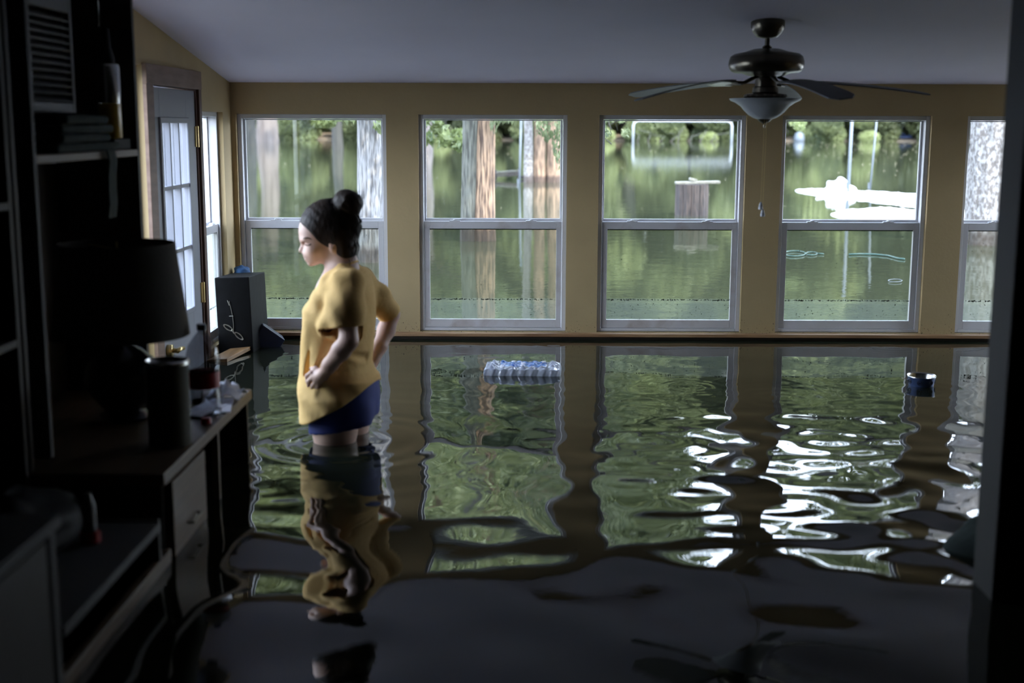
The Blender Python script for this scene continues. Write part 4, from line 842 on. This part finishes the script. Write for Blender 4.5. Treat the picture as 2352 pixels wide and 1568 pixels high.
for (z0, z1) in ((-.10, .215), (-.36, -.105), (-.64, -.365)):
    d_ = dpart('drawer', (WL+.02, XD-.006, yd(402)+.004, yd(480)-.003, z0, z1), 'desk', bev=.003)
    b = MB(); zc = (z0+z1)/2-desk.location[2]; yc = (yd(402)+yd(480))/2-desk.location[1]; b.tube([(XD-.004-XL, yc-.05, zc), (XD+.012-XL, yc-.05, zc), (XD+.012-XL, yc+.05, zc), (XD-.004-XL, yc+.05, zc)], .004, 8); b.build('handle', M['bronze'], d_)
low = thing('shelf_unit', (XL, 3.29, FZ), 'low open shelf unit between the desk and the near cabinet', 'shelf')
dpart('shelf_board', (WL, XD, 2.53, 3.25, .125, .148), 'greywood', low)
dpart('kick_board', (XD-.03, XD-.008, 2.53, yd(402)-.03, -.12, .035), 'desk', low)
dpart('side_panel', (WL, XD-.01, 3.26, 3.28, FZ, .148), 'darkwood', low)
dpart('back_panel', (WL, WL+.01, 2.53, 3.25, FZ, .40), 'darkwood', low)
nc = thing('low_cabinet', (XL, 2.5, FZ), 'grey-edged low cabinet nearest the camera at lower left', 'cabinet')
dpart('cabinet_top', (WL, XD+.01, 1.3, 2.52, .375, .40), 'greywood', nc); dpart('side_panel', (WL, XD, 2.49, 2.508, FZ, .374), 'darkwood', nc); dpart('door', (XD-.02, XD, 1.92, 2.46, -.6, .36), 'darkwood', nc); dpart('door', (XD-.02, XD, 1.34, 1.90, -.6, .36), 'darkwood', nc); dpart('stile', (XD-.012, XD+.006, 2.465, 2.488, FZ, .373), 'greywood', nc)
hut = thing('hutch', (XL, 4.42, ZT), 'tall dark hutch with one pale shelf edge standing on the desk', 'shelves')
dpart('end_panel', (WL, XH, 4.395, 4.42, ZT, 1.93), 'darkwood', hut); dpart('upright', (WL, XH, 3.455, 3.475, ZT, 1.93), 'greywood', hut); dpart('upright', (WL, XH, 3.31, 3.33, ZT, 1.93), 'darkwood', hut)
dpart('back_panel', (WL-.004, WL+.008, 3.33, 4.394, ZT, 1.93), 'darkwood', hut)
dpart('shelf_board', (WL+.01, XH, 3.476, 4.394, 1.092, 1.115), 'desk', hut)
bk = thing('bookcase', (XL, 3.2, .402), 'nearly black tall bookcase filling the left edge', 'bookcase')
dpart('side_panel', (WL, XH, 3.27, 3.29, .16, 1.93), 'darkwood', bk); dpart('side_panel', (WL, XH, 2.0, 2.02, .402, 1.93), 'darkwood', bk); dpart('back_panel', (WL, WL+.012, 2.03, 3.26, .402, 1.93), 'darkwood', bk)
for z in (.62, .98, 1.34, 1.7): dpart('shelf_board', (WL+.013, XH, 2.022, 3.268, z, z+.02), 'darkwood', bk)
# on the hutch shelf
vt = thing('louvered_panel', (-1.45, 3.93, 1.235), 'off-white louvered panel standing high in the hutch', 'vent panel')
b = MB(); b.box(-.012, .012, -.19, -.165, 0, .36); b.box(-.012, .012, .165, .19, 0, .36); b.box(-.012, .012, -.165, .165, 0, .03); b.box(-.012, .012, -.165, .165, .31, .36); b.build('frame', M['dimwhite'], vt, bevel=.002)
for i in range(12): b = MB(); b.obox((0, 0, .042+i*.0225), (.010, 0, -.007), (0, .165, 0), (.001, 0, .0016)); b.build('slat', M['dimwhite'], vt)
b = MB(); rq = random.Random(2)
for i in range(4): b.obox((-1.44, 3.92, 1.13+.028*i), (.11, rq.uniform(-.01, .01), 0), (rq.uniform(-.01, .01), .26-.02*i, 0), (0, 0, .013))
tag(b.build('folded_cloth', M['darkcloth'], bevel=.01), 'dark folded cloths under the louvered panel', 'cloth')
b = MB(); b.box(-1.50, -1.345, 4.20, 4.37, 1.117, 1.152); tag(b.build('dark_book', M['black'], bevel=.003), 'dark flat book under the amber candle jar', 'book')
cj = thing('candle_jar', (-1.385, 4.29, 1.153), 'tall amber and clear candle jar at the right end of the hutch shelf', 'jar')
b = MB(); b.lathe([(0, 0), (.035, 0), (.037, .004), (.037, .115), (0, .115)], 28); b.build('wax', M['amber'], cj, angle=.6); b = MB(); b.lathe([(.0375, .116), (.0375, .235), (.034, .243), (.0335, .116)], 28); b.build('jar_glass', M['steel'], cj, angle=.6)
b = MB(); b.lathe([(0, .243), (.024, .243), (.024, .265), (.012, .30), (.010, .36), (0, .36)], 20); b.build('dark_cap', M['urn'], cj, angle=.6)
b = MB(); b.tube([(-1.40, 4.25, 1.515), (-1.40, 4.26, 1.62), (-1.39, 4.26, 1.75), (-1.41, 4.25, 1.92)], .006, 8); tag(b.build('power_cord', M['urn'], smooth=True), 'black cord hanging above the candle jar', 'cord')
b = MB(); b.add([(XH+.012+.004*math.sin(i), 4.02+.012*math.sin(i*2)+j*.075, 1.13-.045*i if i else 1.118) for i in range(6) for j in (0, 1)], [(2*i, 2*i+1, 2*i+3, 2*i+2) for i in range(5)]); o = b.build('hanging_strap', M['darkcloth']); o.modifiers.new('s', 'SOLIDIFY').thickness = .006; tag(o, 'navy cloth strap hanging over the hutch shelf edge', 'strap')
# on the desk
lp = thing('table_lamp', (-1.275, 3.95, ZT), 'dark table lamp with a large dim drum shade on the desk', 'lamp')
b = MB(); b.lathe([(0, 0), (.075, 0), (.08, .01), (.06, .03), (.10, .08), (.125, .13), (.115, .18), (.06, .225), (.03, .24), (.012, .25), (.010, .33), (0, .33)], 36); b.build('base', M['urn'], lp, angle=.9)
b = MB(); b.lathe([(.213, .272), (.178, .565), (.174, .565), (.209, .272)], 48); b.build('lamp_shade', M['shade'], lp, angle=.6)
b = MB(); b.lathe([(.0, .33), (.016, .33), (.016, .37), (.008, .375), (0, .375)], 16); [b.tube([(0, 0, .545), (.175*math.cos(a), .175*math.sin(a), .55)], .002, 5) for a in (.3, 2.4, 4.5)]; b.tube([(0, 0, .36), (0, 0, .57)], .003, 6); b.build('socket', M['brass'], lp)
cn = thing('ribbed_canister', (-1.042, 3.63, ZT), 'tall greyish cardboard canister with metal rim, in front of the soda bottle', 'canister')
b = MB(); b.lathe([(0, 0), (.060, 0), (.061, .004), (.061, .24), (0, .24)], 40, wob=lambda a, z: 1+.006*math.cos(40*a)); b.build('tube', M['card'], cn, angle=.6); b = MB(); b.lathe([(.0605, .24), (.064, .241), (.064, .252), (.060, .253), (.057, .244), (0, .243)], 40); b.build('rim', M['steel'], cn, angle=.6)
sb = thing('soda_bottle', (-1.026, 3.98, ZT), 'large clear plastic soda bottle with red label and dark cap', 'bottle')
b = MB(); b.lathe([(0, .004), (.03, 0), (.05, .01), (.054, .03), (.053, .075), (.050, .10), (.050, .155), (.0545, .175), (.054, .20), (.046, .235), (.028, .262), (.015, .278), (.0135, .292), (0, .292)], 36); b.build('plastic_body', M['pet'], sb, angle=.6)
b = MB(); b.lathe([(.0515, .100), (.0515, .152)], 36); b.build('label', M['red'], sb, smooth=True); b = MB(); b.lathe([(0, .285), (.016, .285), (.016, .303), (.014, .305), (0, .305)], 24); b.build('cap', M['navy'], sb, angle=.6)
b = MB(); b.lathe([(0, 0), (.016, 0), (.017, .016), (.015, .02), (0, .02)], 20, (-.999, 3.885, ZT)); tag(b.build('bottle_cap', M['red'], angle=.6), 'small red cap lying on the desk beside the soda bottle', 'cap')
q = random.Random(6); sp = []; N_ = 9
for i in range(N_):
    for j in range(N_): sp.append((-1.015+.014*(i-4)+q.uniform(-.006, .006), 4.24+.018*(j-4)+q.uniform(-.006, .006), ZT+.012+max(0, .055*math.exp(-((i-4)**2+(j-4)**2)/9)+q.uniform(-.012, .014))))
b = MB(); b.add(sp, [(i*N_+j, i*N_+j+1, (i+1)*N_+j+1, (i+1)*N_+j) for i in range(N_-1) for j in range(N_-1)]); o = b.build('crumpled_paper', M['paper'], smooth=True); o.modifiers.new('s', 'SOLIDIFY').thickness = .0015; tag(o, 'crumpled white paper at the far end of the desk', 'paper')
b = MB(); b.obox((-1.02, 4.13, ZT+.004), (.045, .01, 0), (-.02, .11, 0), (0, 0, .002)); b.obox((-1.05, 4.05, ZT+.0085), (.04, -.01, 0), (.02, .09, 0), (0, 0, .002)); tag(b.build('paper_sheets', M['paper']), 'flat papers under the crumpled paper on the desk', 'papers')
b = MB(); b.obox((-1.20, 4.21, ZT+.013), (.10, .03, 0), (-.02, .09, 0), (0, 0, .012)); tag(b.build('dark_book', M['black'], bevel=.003), 'dark book lying at the far end of the desk against the wall side', 'book')
# on the low shelf
wb = thing('white_bottle', (-1.10, 3.08, .149), 'slim grey-white bottle with red base on the low shelf', 'bottle')
b = MB(); b.lathe([(0, .03), (.018, .03), (.018, .10), (.012, .115), (.009, .13), (0, .13)], 20); b.build('bottle_body', M['dimwhite'], wb, angle=.6); b = MB(); b.lathe([(0, 0), (.026, 0), (.026, .028), (0, .03)], 20); b.build('base', M['red'], wb, angle=.6)
def lump(name, c, rr, m_, label, cat, seed, amp=.12):
    q = np.random.default_rng(seed); b = MB(); ph = q.uniform(0, 6, 6); v = []; f = []; n, m2 = 28, 16
    for i in range(m2+1):
        for j in range(n):
            th = PI*i/m2; a = 2*PI*j/n; s_ = 1+amp*(math.sin(3*a+ph[0]+2*th)+.6*math.sin(5*a+ph[1])*math.sin(4*th+ph[2])+.5*math.sin(7*th+ph[3]))
            v.append((rr[0]*s_*math.sin(th)*math.cos(a), rr[1]*s_*math.sin(th)*math.sin(a), rr[2]*s_*math.cos(th)))
    for i in range(m2):
        for j in range(n): f.append((i*n+j, i*n+(j+1) % n, (i+1)*n+(j+1) % n, (i+1)*n+j))
    b.add(v, f); o = b.build(name, M[m_], smooth=True); o.location = c; return tag(o, label, cat)
lump('black_bag', (-1.25, 2.93, .235), (.15, .2, .075), 'black', 'black slumped bag on the low shelf', 'bag', 1)
lump('floating_cushion', (1.44, 3.52, .0), (.20, .17, .085), 'darkcloth', 'dark green sodden cushion floating by the right door jamb', 'cushion', 3, .06)
# speaker box and the things around it in the corner
sk = thing('speaker_box', (-1.520, 6.80, -.03), 'black speaker box with a tied wire on its back, leaning in the corner', 'speaker', rot=(math.radians(-2), math.radians(-2.2), math.radians(-3)))
b = MB(); b.box(-.093, .093, -.165, .165, -.05, .425); b.build('cabinet', M['black'], sk, bevel=.004)
def sp_(px_, py_): return ((px_-522)/437, -.169, (812-py_)/437+.02)
b = MB(); b.tube([sp_(513, 690), sp_(516, 705), sp_(519, 725), sp_(520, 745), sp_(519, 762)], .0016, 6); b.tube([sp_(509, 688), sp_(513, 700)], .0012, 5); b.tube([sp_(511, 725), sp_(521, 725)], .0018, 5)
for k, (a, w_, h_) in enumerate(((0, 13, 8), (.25, 12, 6), (-.3, 10, 9))):
    for (cx, cy, dr) in ((507, 752, .6), (531, 772, .75)):
        b.tube([(lambda u, v: sp_(cx+u*math.cos(dr)-v*math.sin(dr), cy+u*math.sin(dr)+v*math.cos(dr)))(w_*math.cos(t)+a, h_*.6*math.sin(t)) for t in np.linspace(0, 2*PI, 18)[:-1]], .0012, 5, closed=True)
b.tube([sp_(516, 758), sp_(521, 766)], .004, 8); b.build('wire_bundle', M['wire'], sk)
b = MB(); b.obox((-1.535, 6.50, .010), (.055, -.01, .006), (.03, .15, .006), (0, 0, .010)); tag(b.build('floating_board', M['tan'], bevel=.002), 'wet tan board floating in front of the speaker box', 'board')
nb = MB(); nb.obox((-1.405, 6.86, .035), (.055, .02, -.045), (-.02, .07, 0), (.03, .01, .045)); tag(nb.build('navy_box', M['navy'], bevel=.006), 'small navy plastic box tilted in the water right of the speaker box', 'box')
lump('blue_cloth', (-1.572, 7.02, .385), (.045, .05, .035), 'bluecloth', 'blue cloth bundled behind the top of the speaker box', 'cloth', 7, .1)
o = bpy.data.objects['blue_cloth']; b = MB(); b.box(-1.61, -1.535, 6.985, 7.07, -.3, .355); tag(b.build('narrow_box', M['navy'], bevel=.004), 'narrow navy box standing in the corner under the blue cloth', 'box')
# ------------------------------------------------------------------ afloat in the room
p = atZ(1201, 862); wp = thing('water_bottle_pack', (p[0], p[1]+.098, 0), 'shrink-wrapped pack of clear water bottles with blue print, floating', 'bottle pack', rz=math.radians(-3))
nxb, nyb, pb = 7, 4, .049; capz = {}
prof = [(0, -.15), (.022, -.15), (.0235, -.14), (.0235, -.03), (.021, -.005), (.012, .018), (.0105, .022)]
bb_ = None
for i in range(nxb):
    for j in range(nyb):
        x, y = (i-3)*pb, (j-1.5)*pb
        if bb_ is None:
            b = MB(); b.lathe(prof, 14); bb_ = b.build('bottle', M['pet'], wp, smooth=True); b = MB(); b.lathe([(0, .020), (.013, .020), (.013, .034), (.011, .036), (0, .036)], 14); cp_ = b.build('cap', M['paper'], bb_, angle=.6); o = bb_
        else:
            o = bb_.copy(); COL.objects.link(o); o.parent = wp; c_ = cp_.copy(); COL.objects.link(c_); c_.parent = o
        o.location = (x, y, .004*math.sin(i*2.1+j))
gx, gy = 90, 56; v = []; q = np.random.default_rng(4); HX, HY = .184, .108
def film(x, y):
    dx = min(abs(x-(k-3)*pb) for k in range(7)); dy = min(abs(y-(k-1.5)*pb) for k in range(4)); R_ = math.hypot(dx, dy); mid = abs(x) < .112 and -.06 < y < .088
    return .030+.014*math.exp(-(R_/.016)**2)*(.35 if mid else 1)+(.004 if mid else 0)+.0035*math.sin(70*x+40*y)*math.sin(55*y+9)+.002*math.sin(160*x-90*y)
for j in range(gy+1):
    for i in range(gx+1):
        u, w_ = (i/gx*2-1)*1.3, (j/gy*2-1)*1.3; mx_ = max(abs(u), abs(w_))
        if mx_ <= 1: x, y, z = u*HX, w_*HY, film(u*HX, w_*HY)
        else:          # skirt: walls hanging to the water, ribbed where they bridge from bottle to bottle
            t = (mx_-1)/.3; x, y = max(-1, min(1, u))*HX, max(-1, min(1, w_))*HY; z = film(x, y)*(1-t)-.03*t
            rib = .5+.5*math.cos(2*PI*(x if abs(w_) >= abs(u) else y)/pb+(PI if abs(w_) < abs(u) else 0)); o_ = .004*rib+.0015*math.sin(330*(x+y)+8*t)-.006*(1-min(1, t*4))
            if abs(w_) >= abs(u): y += o_*(1 if w_ > 0 else -1)
            if abs(u) >= abs(w_): x += o_*(1 if u > 0 else -1)
        v.append((x, y, z+q.uniform(-.0006, .0006)))
I_ = lambda i, j: j*(gx+1)+i
f = [(I_(i, j), I_(i+1, j), I_(i+1, j+1), I_(i, j+1)) for j in range(gy) for i in range(gx)]
mi = [1 if abs(v[f_[0]][0]) < .112 and -.060 < v[f_[0]][1] < .088 else 0 for f_ in f]
b = MB(); b.add(v, [f_ for f_, m_ in zip(f, mi) if not m_]); b.build('plastic_wrap', M['plastic'], wp, smooth=True)
b = MB(); b.add(v, [f_ for f_, m_ in zip(f, mi) if m_]); b.build('blue_label', M['bluefilm'], wp, smooth=True)
p = atZ(2123, 889); bw = thing('pet_bowl', (p[0], p[1]+.05, -.002), 'small round steel bowl with blue outer finish and ring marks, floating', 'bowl', rot=(math.radians(2), 0, 0))
b = MB(); b.lathe([(0, -.022), (.050, -.022), (.053, -.016), (.0635, .044), (.0655, .048), (.0665, .0475)], 48); b.build('outer_wall', mat('blue_enamel', (.10, .15, .32), .3, .5), bw, angle=.8)
b = MB(); b.lathe([(.0665, .0476), (.0660, .0492), (.0640, .0484), (.0615, .044), (.050, -.014), (0, -.017)], 48); b.build('inner_wall', M['steel'], bw, angle=.8)
for k in range(7):
    a = -PI/2-.42+k*2*PI/7; rz = .024; R_ = .0612
    c_ = np.array([R_*math.cos(a), R_*math.sin(a), rz]); t_ = np.array([-math.sin(a), math.cos(a), 0]); u_ = np.array([.17*math.cos(a), .17*math.sin(a), .985]); nrm = np.cross(t_, u_)
    b = MB(); b.tube([c_+.0105*math.cos(w_)*t_+.0105*math.sin(w_)*u_-nrm*0 for w_ in np.linspace(0, 2*PI, 21)[:-1]], .0022, 6, closed=True); b.obox(c_, t_*.006, u_*.003, nrm*.0018); b.build('ring_mark', M['navy'], bw)
b = MB(); b.obox((-.078, -.01, .034), (.016, .002, -.004), (0, .009, 0), (0, 0, .0015)); b.build('tab', M['steel'], bw, bevel=.001)
